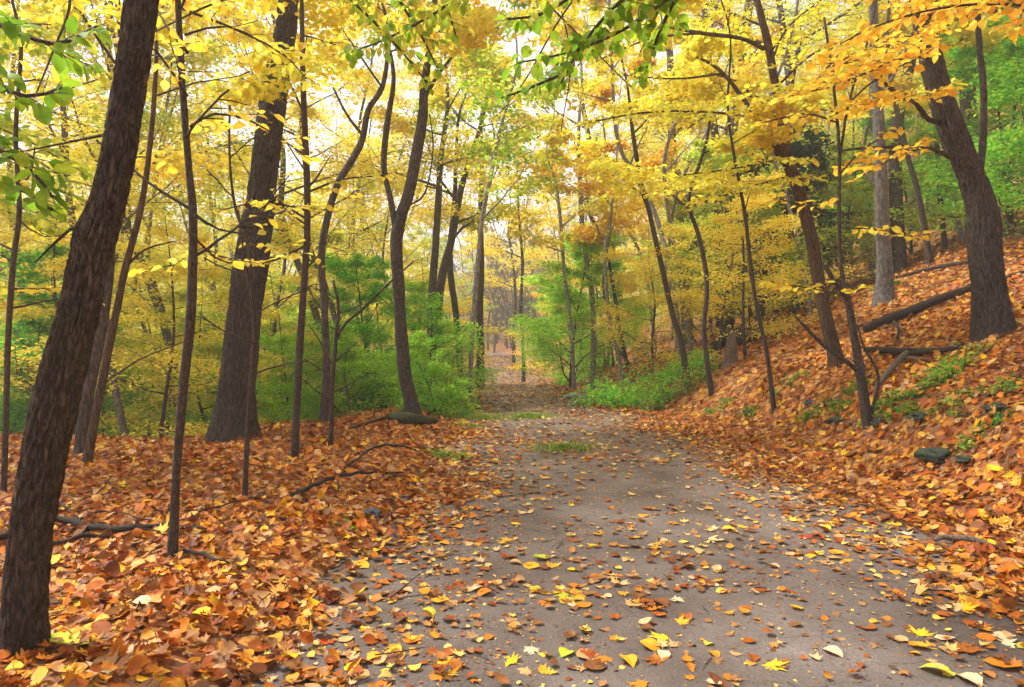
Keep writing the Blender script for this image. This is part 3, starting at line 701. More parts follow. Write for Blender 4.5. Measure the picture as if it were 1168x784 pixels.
# T14 crooked sapling
main_tree('sapling', 'crooked broken sapling with a dead forked limb pointing left, at the foot of the bank', 'tree',
  [(990,487,18),(987,465,14),(984,445,13),(979,412,12),(972,370,10),(965,338,9),(950,318,6),(940,302,5)], M['bark'], seg=16, amp=.003, step=.04, flare=.12, ext=0,
  limbs=[[(980,425,7,0),(965,412,6,0),(943,397,6,-.05),(925,380,5,-.1),(908,362,3,-.15)],[(966,340,6,0),(959,300,5,.1),(957,253,5,.1),(957,168,4.5,.1),(949,84,4,.1),(940,20,3,.1)],[(958,180,4,.1),(968,118,3.5,.1),(989,50,3,.1),(1000,0,2,.1)],[(993,475,5,0),(1002,430,4,0),(985,395,3,0),(978,370,2,0)]],
  boughs=[[(957,200,3,.1),(985,170,3,0),(1020,150,2,-.2)],[(955,140,3,.1),(920,130,3,-.2),(870,140,2,-.5)],[(949,84,3,.1),(975,60,2,-.2),(1030,50,2,-.4)],[(968,118,3,.1),(1000,90,3,-.3),(1060,60,2,-.6)],[(957,230,3,.1),(925,235,2,0),(880,225,2,-.2)],
          [(985,60,3,.1),(1020,30,2,.0),(1070,0,2,-.2)],[(966,338,3,0),(930,330,2,-.2),(880,322,2,-.3)],[(958,260,3,.1),(1000,262,2,0),(1040,270,2,.2)]],
  crown='gold', lsize=.105, side=.48, gap=.15, lgap=.05, seed=61, auto=False)
# T15 smooth grey
main_tree('forest_tree', 'smooth grey tree between the spreading tree and the big right tree', 'tree',
  [(1008,346,30),(1009,320,22),(1008,280,19),(1006,253,18),(1004,168,15),(1000,105,14),(996,0,11)], M['barkgrey'], seg=20, amp=.002, step=.1, flare=.4, ext=5,
  limbs=[[(1003,215,8,0),(990,200,6,.1),(980,188,5,.2)],[(1001,110,5,0),(1020,85,4,.2),(1040,40,3,.3)]], crn=6, crL=2.8, crf=.6, crleaf=1600, crown='yellow', seed=62, lsize=.1)
# T16 big right tree
main_tree('forest_tree', 'big grey-brown tree leaning left high on the leafy bank at the right', 'tree',
  [(1133,384,56),(1131,360,49),(1127,320,44),(1123,280,43),(1121,245,39),(1109,202,34),(1090,160,34),(1069,97,30),(1055,34,27),(1050,0,25)], M['barkbig'], seg=120, amp=.017, step=.032, bfreq=28., flare=.5, ext=6, 
  limbs=[[(1114,205,10,0),(1120,175,9,0),(1122,105,8,0),(1117,50,7,0),(1114,-20,6,0),(1110,-90,3,0)],[(1095,185,7,0),(1075,175,6,-.1),(1053,168,5,-.2),(1000,168,4,-.4),(960,172,2,-.6)],[(1074,139,7,0),(1058,136,6,-.1),(1044,118,5,-.2),(1015,101,4,-.3),(1000,80,2,-.4)],
         [(1120,12,5,0),(1145,14,4,-.1),(1190,8,4,-.3)]],
  boughs=[[(1044,118,4,-.2),(1020,112,3,-.8),(985,125,2,-1.4)],[(1060,60,4,0),(1020,70,4,-.8),(960,95,3,-1.6),(900,110,2,-2.2)],[(1055,30,4,0),(1010,60,3,-1),(950,75,2,-1.8)],[(1052,10,4,0),(1080,10,3,-.8),(1100,5,2,-1.4)],[(1053,168,3,-.2),(1020,180,2,-.3),(985,200,2,-.4)]],
  crown='gold', lsize=.11, side=.8, gap=.16, lgap=.045, crn=5, crL=2.6, crf=.75, crleaf=800, seed=63)
main_tree('forest_tree', 'pale grey trunk directly behind the big leaning right-hand tree', 'tree',
  [(1112,262,24),(1108,200,22),(1105,130,21),(1101,42,19),(1098,-20,16)], M['barkgrey'], seg=16, amp=.004, step=.15, flare=.3, ext=5, d=17, crn=5, crL=2.6, crf=.7, crleaf=1200, crown='gold', seed=64, lsize=.1)
for i, (pf, d, lab) in enumerate([([(1062,262,10),(1048,225,8),(1036,181,7),(1024,130,7),(1017,97,6),(1012,40,5)], 15.5, 'slim dark trunk leaning left between the smooth grey tree and the big right tree'),
      ([(1078,272,8),(1072,220,7),(1068,150,6),(1064,80,5)], 18, 'thin upright trunk immediately left of the big right tree'),
      ([(1158,300,7),(1152,220,6),(1156,150,5),(1160,60,4)], 15, 'thin stem at the right edge beyond the big tree')]):
    main_tree('forest_tree', lab, 'tree', pf, M['barkmid'], seg=10, amp=.002, step=.15, flare=.15, ext=3, d=d, crn=5, crL=2., crf=.45, crleaf=800, crown='yellow', seed=70+i, lsize=.1)

# overhanging boughs whose trees stand outside the frame
def overhang(label, lines, d, lp, crown, lsize, side=.4, gap=.07, lgap=.024, seed=1, mat='barkthin'):
    rnd = random.Random(seed)
    ptsets = [[P(a, c, d+o_) for a, c, o_ in ln] for ln in lines]
    b = ptsets[0][0]
    root = empty('overhanging_branch', b); tag(root, label, 'branch')
    mb = MB(); tw = MB(); lv = Leaves()
    for q in ptsets:
        n = len(q); r = [.011*(1-k/n)+.0025 for k in range(n)]
        qs, rs = spline(q, r, .08); mb.tube(qs, rs, 5)
        spray(tw, lv, qs, rnd, side=side, gap=gap, lsize=lsize, lgap=lgap, r0=.003, start=.05, droop=.45, sub=True, subl=.16, lp=lp)
    mb.build('branch', M[mat], b, root); tw.build('twigs', M[mat], b, root); lv.build('leaves', M[crown], b, root, OVALS)
overhang('fresh green leafy bough hanging into the top middle of the photo', [[(820,-60,0),(760,0,0),(700,40,.1),(640,62,.1),(590,72,.1)],[(720,-80,0),(670,-20,-.1),(620,15,-.2),(578,22,-.2)],[(790,-40,.1),(755,30,.2),(735,85,.2)],[(780,-50,0),(710,0,0),(665,50,.1),(640,95,.1)]], 3.6, -.7, 'bough', .082, side=.30, gap=.055, lgap=.027, seed=2)
overhang('small tuft of green leaves hanging alone below the top middle bough', [[(640,85,.1),(605,100,0),(572,112,0)]], 5., -.8, 'bough', .09, side=.12, gap=.05, seed=3)
overhang('yellow-green leafy bough at the top left of centre hiding the forked tree top', [[(330,-60,0),(400,0,0),(450,50,0),(488,95,0)],[(430,-70,.1),(450,-10,.1),(480,40,.1),(500,80,.2)],[(540,-60,0),(515,0,0),(450,40,0),(400,60,0)],[(470,-80,.1),(500,-20,.2),(520,40,.3)]], 4.6, -.9, 'lime', .08, side=.36, gap=.06, lgap=.03, seed=4)
overhang('large green leaves hanging at the upper left edge of the photo', [[(-120,40,0),(-40,80,0),(30,110,0),(70,100,.1)],[(-120,100,0),(-40,150,0),(30,190,0),(60,225,0)],[(-100,-20,.2),(-20,20,.2),(60,50,.2),(110,30,.3)],[(-120,170,.1),(-50,200,.1),(20,215,.1),(60,240,.1)]], 2.6, -.6, 'bough', .085, side=.30, gap=.06, lgap=.03, seed=5)
overhang('yellow-green bough at the far left above the edge stem', [[(-160,-40,.4),(-60,20,.4),(30,40,.4),(110,80,.5)],[(-150,60,.2),(-60,120,.2),(30,160,.3),(100,200,.3)],[(-140,180,0),(-40,220,0),(50,260,0),(110,280,0)]], 6.5, -.4, 'lime', .11, side=.75, gap=.10, lgap=.035, seed=15)
overhang('yellow leafy bough across the top left behind the leaning tree', [[(140,-60,0),(190,0,0),(260,30,0),(320,60,.4),(350,90,.7)],[(60,-60,0),(80,0,.1),(60,60,.2),(40,110,.3)],[(360,-70,0),(300,-20,0),(230,10,0),(170,40,0)]], 5., -.4, 'yellow', .10, side=.6, gap=.15, lgap=.045, seed=6)
overhang('golden bough across the upper right in front of the big leaning tree', [[(1240,20,0),(1150,5,0),(1070,10,0),(1000,30,.1),(940,60,.2)],[(1200,-60,0),(1120,-30,0),(1040,-20,0),(980,-10,0)]], 5.2, None, 'gold', .10, side=.42, gap=.10, lgap=.03, seed=7)
overhang('orange bough at the top middle right over the path', [[(560,-60,0),(620,0,.2),(680,60,.4),(720,100,.6)],[(700,-60,.5),(640,20,.6),(600,90,.8),(570,130,1.)],[(820,-60,.2),(760,0,.3),(730,60,.5)],[(620,-60,2),(650,60,2.4),(640,150,2.8)]], 7., None, 'yellow', .10, side=.8, gap=.19, lgap=.05, seed=8)

# ------------------------------------------------------------------ forest trees grown from a few forms, then copied
def form(name, H, r0, crown_from, n, L, nleaf, lsize, mat, crown, seed, lean=.04, wob=.12, elev=(.2,.8), seg=8, stems=1, spreadbase=0.):
    rnd = random.Random(seed); root = empty(name, (0,0,0))
    mb = MB(); tw = MB(); lv = Leaves()
    for s in range(stems):
        a = rnd.uniform(0,6.28); b0 = Vector((math.cos(a),math.sin(a),0))*spreadbase*(.3+rnd.random())
        pts = [b0+Vector((0,0,-.3))]; k = max(4, int(H/1.6)); c = b0.copy(); dx = Vector((rnd.gauss(0,lean),rnd.gauss(0,lean),1)) + b0*.5
        pts.append(c.copy())
        for i in range(k):
            dx = (dx+Vector((rnd.gauss(0,wob),rnd.gauss(0,wob),.25))).normalized(); c = c+dx*H/k*rnd.uniform(.9,1.05); pts.append(c.copy())
        rad = [r0*1.35]+[r0*(1-i/(k+.35))**.8 for i in range(k+1)]
        q, r = spline(pts, rad, max(.15, H/40)); mb.tube(q, r, seg, 0)
        upper_crown(tw, lv, q, r, rnd, n, L, lsize, 1., crown_from, elev=elev, nleaf=nleaf)
    mb.build('trunk', M[mat], Vector((0,0,0)), root)
    if tw.v: tw.build('branches', M[mat], Vector((0,0,0)), root)
    if lv.count(): lv.build('crown', M[crown], (0,0,0), root, DIAMOND)
    return root
FORMS = {
 'tallA': form('forest_tree', 19, .16, .38, 20, 3.8, 2600, .105, 'barkmid', 'yellow', 101),
 'tallB': form('forest_tree', 16, .11, .35, 18, 3.2, 2300, .10, 'barkgrey', 'yellow', 102, wob=.2),
 'tallC': form('forest_tree', 21, .24, .45, 18, 4.6, 1900, .12, 'barkmid', 'gold', 103),
 'poleA': form('forest_tree', 12, .055, .35, 14, 2.3, 1500, .09, 'barkgrey', 'lime', 104, wob=.25),
 'poleB': form('forest_tree', 11, .048, .38, 13, 2.1, 1300, .09, 'barkgrey', 'gold', 105, wob=.3, lean=.15),
 'underA': form('understory_tree', 5.0, .045, .22, 15, 2.2, 1500, .085, 'barkthin', 'yellow', 106, elev=(-.02,.3), wob=.2),
 'underB': form('understory_tree', 3.8, .035, .15, 13, 2.0, 1300, .08, 'barkthin', 'gold', 107, elev=(-.05,.25), wob=.2),
 'greenA': form('understory_tree', 4.6, .045, .12, 20, 2.0, 2200, .10, 'barkthin', 'vivid', 108, elev=(.1,1.0), wob=.15),
 'greenB': form('understory_tree', 3.0, .03, .08, 18, 1.5, 1700, .09, 'barkthin', 'green', 109, elev=(.1,1.1), wob=.15),
 'bare': form('bare_tree', 14, .12, .30, 20, 2.6, 0, .1, 'barkmid', 'yellow', 110, wob=.2),
}
FORMS['farA'] = form('forest_tree', 17, .18, .10, 30, 4.2, 1700, .22, 'barkmid', 'yellow', 111)
FORMS['farB'] = form('forest_tree', 14, .16, .05, 30, 3.8, 1700, .21, 'barkmid', 'gold', 112)
FORMS['underC'] = form('understory_tree', 6.5, .06, .06, 22, 2.8, 1800, .15, 'barkthin', 'yellow', 113, elev=(-.05,.35), wob=.2)
FORMS['pale'] = form('bare_tree', 12, .065, .42, 12, 1.7, 160, .09, 'barkpale', 'yellow', 114, wob=.22, lean=.1)
# zero-leaf form: also no 'crown' child
used = {k: False for k in FORMS}
def kids(o): return [c for c in C.objects if c.parent == o]
KID = {k: kids(v) for k, v in FORMS.items()}
def plant(form_, x, y, rz, sc, label, group, crown=None, cat='tree', name=None):
    src = FORMS[form_]; ks = KID[form_]
    if not used[form_]:
        used[form_] = True; r = src; cs = ks
    else:
        r = src.copy(); C.objects.link(r); cs = []
        for c in ks:
            q = c.copy(); C.objects.link(q); q.parent = r; cs.append(q)
    r.location = (x, y, h1(x, y)-.03); r.rotation_euler = (0,0,rz); r.scale = (sc,)*3
    tag(r, label, cat, group)
    for c in cs:
        if c.name.split('.')[0] == 'crown':
            c.material_slots[0].link = 'OBJECT'; c.material_slots[0].material = M[crown] if crown else src_mat[form_]
    return r
src_mat = {}
for k, v in KID.items():
    for c in v:
        if c.name.split('.')[0] == 'crown': src_mat[k] = c.data.materials[0]
cname = {'yellow':'yellow-leaved','gold':'golden-leaved','orange':'orange-leaved','lime':'lime-leaved','green':'green-leaved','vivid':'vivid green','fresh':'light green','dark':'dark evergreen'}
rnd = random.Random(77)
def at_px(px, d): return (px-CX)/F*d
# hand-placed understory
UN = [('greenA',650,21,1.1,'fresh','vivid green understory tree right of the far path'),
      ('greenA',642,28,1.,'fresh','farther vivid green small tree at the right of the narrowing path'),
      ('greenA',690,25,1.1,'vivid','vivid green understory tree behind the slender grey trunks'),
      ('greenB',500,14,.85,'fresh','light green bushy young tree overhanging the left path edge'),
      ('greenB',498,12.6,.55,'fresh','yellow-green low young tree beside the forked dark tree'),
      ('greenA',420,15,.8,'vivid','fresh green understory tree between the arching sapling and the forked tree'),
      ('greenA',345,15,.66,'fresh','light green understory tree behind the slender lone stem'),
      ('greenA',390,19,.75,'fresh','taller green understory tree behind the bending trunk'),
      ('greenB',300,13.5,.9,'vivid','low green young tree right behind the massive furrowed tree'),
      ('greenA',455,20,.9,'fresh','lime understory tree behind the forked dark tree'),
      ('greenA',905,19,1.0,'dark','dark evergreen-looking young tree left of the spreading tree trunk'),
      ('greenA',870,18,1.15,'dark','dark evergreen-looking tree hiding two trunks on the right hillside'),
      ('greenA',1150,15,1.1,'vivid','vivid green young tree at the right edge behind the big leaning tree'),
      ('greenA',1175,13,.9,'vivid','vivid green young tree cut by the right edge of the photo'),
      ('greenA',1040,20,1.0,'vivid','vivid green young tree between the smooth grey tree and the big leaning tree'),
      ('greenA',960,18,.9,'lime','yellow-green young tree just right of the spreading tree'),
      ('greenA',330,12.5,.48,'fresh','small light green young tree just right of the massive furrowed tree'),
      ('greenB',400,12.4,.62,'fresh','small light green young tree between arching sapling and forked dark tree'),
      ('greenA',655,24,.8,'fresh','light green young tree close behind the slender grey trunk'),
      ('underA',850,13,.72,'yellow','yellow layered young tree beside the thin stem on the bank'),
      ('underA',820,15,.85,'yellow','yellow layered young tree behind the S-curved trunk'),
      ('underB',745,17,1.0,'yellow','yellow layered young tree above the green bush'),
      ('underA',700,24,1.1,'gold','golden young tree up the slope behind the grey trunks'),
      ('underB',622,36,1.1,'gold','golden young tree leaning over the right of the far path'),
      ('underB',492,26,1.1,'gold','golden young tree leaning over the left of the far path'),
      ('underA',180,11,.8,'yellow','yellow layered young tree between the close pair and the massive furrowed tree'),
      ('underA',40,12,.9,'yellow','yellow layered young tree at the far left behind the edge stem'),
      ('underB',230,13,1.0,'lime','lime layered young tree left of the massive furrowed tree'),
      ('underA',120,15,1.0,'yellow','yellow layered young tree behind the close pair'),
      ('underA',330,17,1.1,'yellow','yellow layered tree farther behind the slender lone stem'),
      ('underB',480,24,1.4,'yellow','yellow layered tree behind the trunk cluster')]
for f_, px, d, sc, cr, lab in UN:
    plant(f_, at_px(px, d), d, rnd.uniform(0,6.28), sc, lab, 'understory trees', cr, 'young tree')
for f_, px, d, sc, cr, lab in [('poleA',55,13,.9,'yellow','yellow-leaved tree with pale trunk at the far left behind the edge stem'),
      ('tallB',215,14.5,.95,'yellow','yellow-leaved tree in the hollow between the close pair and the massive furrowed tree'),
      ('tallB',85,12.5,.85,'yellow','yellow-leaved tree in the hollow just right of the leaning foreground trunk'),
      ('tallB',20,15,.9,'yellow','yellow-leaved tree far behind the edge stem at the left'),
      ('tallB',400,17,.85,'yellow','yellow-leaved tree behind the bending dark trunk'),
      ('poleA',150,11,1.05,'lime','slender lime-leaved tree in the hollow right behind the close pair'),
      ('tallA',-60,12,.8,'lime','lime-leaved tree cut by the left edge of the photo'),
      ('poleA',335,16,1.1,'yellow','yellow-leaved tree behind the slender lone stem')]:
    plant(f_, at_px(px, d), d, rnd.uniform(0,6.28), sc, lab, 'trees in the left hollow', cr)
pts_ = []
def scatter(n, xr, yr, forms, label_side, group, mind, crs, keepout=3.0):
    c = 0; t = 0
    while c < n and t < n*60:
        t += 1
        y = rnd.uniform(*yr); x = rnd.uniform(*xr)
        if abs(x)/y > .95 and y > 8: continue
        u = x-float(ip(y, PC))
        if abs(u) < keepout: continue
        if any((x-a)**2+(y-b)**2 < mind*mind for a, b in pts_): continue
        pts_.append((x, y)); f_ = rnd.choice(forms); cr = rnd.choice(crs)
        sz = {'tallA':'tall','tallB':'tall','tallC':'tall','poleA':'slender','poleB':'slender','underA':'low','underB':'low','underC':'bushy','farA':'broad','farB':'spreading','greenA':'low','greenB':'low','bare':'leafless dark', 'pale':'thin pale-stemmed'}[f_]
        g = '%s %s trees %s' % (sz, '' if f_ == 'bare' else cname[cr], group)
        plant(f_, x, y, rnd.uniform(0,6.28), rnd.uniform(.85,1.15), ('%s %s forest tree %s' % (sz, '' if f_ == 'bare' else cname[cr], label_side)).replace('  ',' '), g.replace('  ',' '), cr)
        c += 1
scatter(14, (4,24), (16,32), ['tallA','tallB','poleA','poleB'], 'standing back on the right hillside', 'on the right hillside', 2.4, ['yellow','lime','yellow'], 4.)
scatter(26, (-24,-3), (15,34), ['tallB','poleA','poleB','poleA'], 'standing back in the hollow left of the path', 'in the left hollow', 2.2, ['yellow','lime','yellow'], 3.4)
scatter(22, (-20,-3.5), (13,34), ['underA','underB','underC'], 'in the hollow left of the path', 'in the left hollow', 1.5, ['yellow','lime','lime'], 3.8)
scatter(16, (-16,-3.5), (13,28), ['greenB','greenA'], 'in the hollow left of the path', 'in the left hollow', 1.3, ['vivid','fresh'], 3.6)
scatter(18, (4.5,24), (15,34), ['underA','underC','greenA'], 'on the right hillside', 'on the right hillside', 1.5, ['yellow','vivid','lime'], 4.2)
scatter(16, (-8,8), (24,64), ['poleA','poleB'], 'lining the far path', 'lining the far path', 1.6, ['yellow','yellow','lime'], 2.5)
scatter(20, (2.8,13), (15,34), ['pale'], 'on the right of the path', 'right of the path', .9, ['yellow'], 2.9)
scatter(16, (-13,-2.5), (14,34), ['pale'], 'on the left of the path', 'left of the path', .9, ['yellow'], 2.7)
scatter(24, (-40,-3), (36,60), ['farA','farB','tallA'], 'in the deep background left of the path', 'in the deep background left', 3.0, ['yellow','lime','yellow'], 6.)
scatter(24, (2,40), (34,60), ['farA','farB','tallA'], 'in the deep background right of the path', 'in the deep background right', 3.0, ['yellow','lime','yellow'], 6.)
scatter(34, (-75,75), (72,95), ['farA','farB'], 'in the farthest haze', 'in the farthest haze', 4, ['yellow','gold','lime'], 0.)
scatter(46, (-8,5), (64,80), ['bare'], 'at the hazy end of the path', 'at the end of the path', .7, ['yellow'], 0.)

for q_, (px, d, sc) in enumerate([(570,80,1.5),(579,84,1.7),(560,85,1.6),(588,82,1.4),(574,90,2.0),(550,82,1.6),(598,86,1.6)]):
    plant('greenA', at_px(px, d), d, q_*1.7, sc, 'dark grey-looking bushy tree closing the hazy end of the path', 'dark trees closing the end of the path', 'dark')
for k, v in list(FORMS.items()):
    if not used[k]:
        for c in KID[k]: bpy.data.objects.remove(c)
        bpy.data.objects.remove(v)

# ------------------------------------------------------------------ bushes, ferns, grass
def bush(label, px, py, w, h, n, crown, seed, lsize=.055, d=None, name='bush', cat='bush'):
    rnd = random.Random(seed); b = G(px, py)
    if d: b = P(px, py, d); b.z = h1(b.x, b.y)
    root = empty(name, b); tag(root, label, cat)
    tw = MB(); lv = Leaves(); len_leaf = min(9000, 160+2.6*w*h*1.2/(lsize*lsize*.35)*1.6)
    for i in range(n):
        a = rnd.uniform(0,6.28); r = math.sqrt(rnd.random())
        x = b.x+math.cos(a)*r*w; y = b.y+math.sin(a)*r*w*.7; z = h1(x, y)
        hh = h*(1-.55*r*r)*rnd.uniform(.55,1.1)
        q = [Vector((x,y,z-.03))]; d = Vector((math.cos(a)*.35*r,math.sin(a)*.35*r,1)).normalized(); c = q[0].copy()
        for k in range(5):
            d = (d+Vector((rnd.gauss(0,.16),rnd.gauss(0,.16),-.05))).normalized(); c = c+d*hh/5; q.append(c.copy())
        tw.tube(q, [.005*(1-k/6.5) for k in range(6)], 3, cap=False)
        m = int(len_leaf/n); qa = np.array([tuple(v) for v in q]); t = RS.uniform(.15,1,m); kk = np.minimum((t*5).astype(int),4)
        pos = qa[kk]+(qa[kk+1]-qa[kk])*(t*5-kk)[:,None]
        rr = .05+.30*hh
        pos = pos+np.stack([RS.normal(0,rr*.6,m), RS.normal(0,rr*.6,m), RS.normal(0,.06*hh+.01,m)],-1)
        pos[:,2] = np.maximum(pos[:,2], hgt(pos[:,0],pos[:,1])+.02)
        lv.add(pos, RS.uniform(0,6.28,m), RS.normal(-.3,.35,m), RS.normal(0,.4,m), lsize*RS.uniform(.6,1.2,m))
    tw.build('stems', M['barkthin'], b, root); lv.build('leaves', M[crown], b, root, DIAMOND if lsize < .07 else LEAFY)
bush('broad low green bush on the right edge of the path', 735, 462, 1.25, .95, 46, 'vivid', 1, .075)
bush('smaller green bush right of the broad one below the S-curved trunk', 782, 450, .65, .7, 20, 'bushy', 2, .065)
bush('low dark green bush left of the broad one near the grey stone', 694, 462, .6, .6, 18, 'vivid', 3, .06)
bush('light yellow-green bush at the left path edge in front of the trunk cluster', 505, 458, .72, 1.5, 34, 'fresh', 4, .08)
bush('green bush between the forked tree and the light bush', 494, 472, .6, .9, 20, 'fresh', 5, .07)
bush('green bush at the foot of the vivid trees right of the far path', 662, 434, 1.0, 1.1, 22, 'fresh', 6, .09)
bush('green weeds at the grassy left verge of the path', 528, 488, .35, .14, 30, 'bushy', 7, .045, name='weed_clump', cat='weeds')
bush('small leafy weeds on the litter between the fallen stick and the path', 505, 522, .30, .14, 16, 'green', 8, .05, name='weed_clump', cat='weeds')
bush('few green sprigs beside the dark rock left of the path', 408, 604, .16, .07, 9, 'lime', 9, .03, name='weed_clump', cat='weeds')
bush('fern-like green plant on the bank left of the big right tree', 1062, 440, .40, .20, 12, 'green', 10, .06, name='fern', cat='plant')
bush('green plant on the bank nearest the big right tree', 1105, 408, .22, .18, 8, 'bushy', 11, .06, name='fern', cat='plant')
bush('green sprigs at the right edge of the photo on the bank', 1160, 440, .18, .15, 6, 'bushy', 12, .05, name='weed_clump', cat='weeds')
bush('mossy green sprigs at the foot of the crooked sapling', 1000, 474, .16, .14, 9, 'green', 13, .045, name='weed_clump', cat='weeds')
bush('small green plant on the bank above the leaf-strewn track edge', 850, 478, .22, .15, 8, 'green', 14, .05, name='weed_clump', cat='weeds')
for i, (px, py, w_, h_, lab) in enumerate([(1085,468,.3,.16,'ragged green sprigs on the bank above the dark mossy stone'),(1040,462,.22,.14,'small green sprigs midway between fern and crooked sapling'),(1120,500,.18,.10,'tiny green sprigs on the bank right of the dark mossy stone'),
      (935,470,.2,.14,'small green plant left of the crooked sapling foot'),(900,440,.22,.18,'thin green seedling cluster right of the lone leaning stem'),(1090,425,.3,.2,'green sprigs just below the foot of the big right tree'),(1010,330,.4,.3,'green sprigs behind the upper fallen log'),(965,455,.25,.2,'green sprigs behind the crooked sapling')]):
    bush(lab, px, py, w_, h_, 8, 'green' if i % 2 else 'bushy', 60+i, .05, name='weed_clump', cat='weeds')
bush('green plant below the dark hollow log', 820, 468, .22, .15, 8, 'green', 15, .05, name='weed_clump', cat='weeds')
for i, (px, d, w, h) in enumerate([(150,13.5,1.6,.7),(215,14.5,1.7,.8),(75,14,1.5,.9),(320,13.8,1.4,.9),(380,14.5,1.2,1.),(430,14.2,1.1,1.),(285,17,1.8,1.),(180,18,2.,1.)]):
    bush('green undergrowth bush in the hollow %s' % ['below the close pair','left of the massive furrowed tree','at the left edge','right of the massive furrowed tree','behind the bending trunk','behind the arching sapling','far behind the massive furrowed tree','far behind the close pair'][i],
         px, 480, w, h, 20, ('bushy','green','bushy','green','green','green','vivid','bushy')[i], 30+i, .085, d=d)
def tuft(label, px, py, w, n, seed):
    rnd = random.Random(seed); b = G(px, py); mb = MB()
    for i in range(n):
        a = rnd.uniform(0,6.28); r = rnd.gauss(0,.5)*w; x = b.x+r*math.cos(a)*1.5; y = b.y+r*math.sin(a); z = h1(x,y)
        hh = rnd.uniform(.03,.10)*(1+b.y/40); az = rnd.uniform(0,6.28); o_ = Vector((math.cos(az),math.sin(az),0))*hh*.7; s_ = Vector((-math.sin(az),math.cos(az),0))*.004
        k = len(mb.v); p0 = Vector((x,y,z-.005)); m_ = p0+o_*.35+Vector((0,0,hh*.75)); t = p0+o_+Vector((0,0,hh*.85))
        mb.v += [p0-s_, p0+s_, m_+s_, m_-s_, t]; mb.f += [(k,k+1,k+2,k+3),(k+3,k+2,k+4)]
    o = mb.build('grass_tuft', M['bushy'], b, smooth=False); o.location = b; tag(o, label, 'grass')
tuft('green grass tuft growing in the middle of the path', 645, 514, .26, 900, 1)
tuft('smaller far grass tuft in the middle of the path', 605, 477, .34, 800, 2)
tuft('grass along the left verge where the path bends', 545, 478, .45, 1000, 3)
tuft('faint far grass patch on the path near the dark trunks', 565, 424, .6, 900, 4)

# ------------------------------------------------------------------ fallen wood and stones
def fallen(label, lines, mat, name='fallen_branch', cat='branch', seg=8, amp=0., lift=.03):
    """lines of (px,py,width px[,lift]) laid on the ground; first is the stem, the rest forks"""
    L0 = [[(G(a, c), w) for a, c, w in ln] for ln in lines]
    b = L0[0][0][0].copy()
    root = None
    for j, ln in enumerate(L0):
        pts = [p+Vector((0,0,wpx(w, p.y)*.6+lift+.035*min(1,p.y/6)*(1 if 0 < i < len(ln)-1 else .4))) for i, (p, w) in enumerate(ln)]
        rad = [wpx(w, p.y)*.85 for p, w in ln]
        qs, rs = spline(pts, rad, .05 if amp == 0 else .04)
        if not amp:
            qs = [q+Vector((0,0,.006*math.sin(i*1.3))) for i, q in enumerate(qs)]
        mb = MB(); mb.tube(qs, rs, seg, amp)
        if j == 0:
            o = mb.build(name, M[mat], b); o.location = b; tag(o, label, cat); root = o
        else:
            mb.build('side_branch', M[mat], b, root)
fallen('long dark fallen branch lying behind the leaning foreground tree', [[(-30,632,12),(0,627,10),(60,604,9),(100,614,9),(140,617,9),(185,612,6),(235,612,4)],[(100,614,4),(78,592,3),(62,580,2)],[(70,608,3),(120,594,2),(175,604,1.5)],[(100,616,3),(90,640,2),(84,655,1.5)]], 'dead')
fallen('thinner fallen branch lying just below the long dark one', [[(40,634,4),(70,632,6),(100,623,6),(125,621,4)]], 'dead')
fallen('short dark stick on the litter right of the slim sapling foot', [[(204,641,4),(225,644,5),(245,650,4),(262,652,2)]], 'dead')
fallen('curving fallen stick on the litter left of the path', [[(332,574,4),(350,568,6),(380,556,6),(415,549,4),(460,546,2.5)],[(385,556,3),(386,563,2),(386,567,2)]], 'dead')
fallen('pale fallen twig farther back left of the path', [[(393,541,2.5),(410,530,3),(429,518,3.5),(448,516,3),(470,516,2)]], 'dead')
fallen('thin stick lying between slim sapling and path', [[(90,580,1.5),(110,574,2),(122,560,1.5)]], 'dead')
fallen('thin twig lying in front of the massive furrowed tree', [[(225,592,2),(250,588,2.5),(275,578,1.5)]], 'dead')
fallen('mossy dark log at the foot of the forked tree', [[(447,482,13),(462,487,16),(480,488,14),(496,486,9)]], 'mosslog', 'mossy_log', 'log', 14, .008)
fallen('grey thin fallen branch beside the mossy log', [[(398,494,3),(430,486,4),(452,478,4),(462,472,2)]], 'dead')
fallen('upper fallen log sloping down the bank from the big right tree', [[(986,383,10),(1010,374,12),(1045,361,12),(1080,346,11),(1112,334,9)],[(1020,372,5),(1025,384,4),(1022,396,3)]], 'dead', 'fallen_log', 'log', 14, .006)
fallen('lower fallen log lying level on the bank above the fern', [[(980,404,6),(1010,408,9),(1040,410,9),(1080,408,7),(1098,398,5)]], 'dead', 'fallen_log', 'log', 12, .005)
fallen('pale forked fallen branch reaching down the bank beside the crooked sapling', [[(1045,408,7),(1032,414,9),(1016,430,8),(1003,446,6),(998,458,4)],[(1032,414,5),(1050,418,4),(1062,416,2)]], 'deadpale', 'fallen_branch', 'branch', 10, .003)
fallen('thin dark log high on the bank left of the big right tree', [[(1022,320,3),(1050,314,5),(1080,308,5),(1104,303,4)]], 'dead', 'fallen_log', 'log')
fallen('thin fallen stick on the bank right of the big tree trunk', [[(1145,322,3),(1160,318,4),(1185,312,3)]], 'dead')
fallen('dark hollow log on the bank between the S-curved trunk and thin stem', [[(812,402,10),(830,396,20),(850,394,24),(868,390,14),(892,383,6)]], 'dead', 'hollow_log', 'log', 18, .02)
fallen('short pale stick standing out by the litter at the right path edge', [[(1066,626,6),(1085,627,8),(1110,631,9),(1140,634,5)]], 'deadpale')
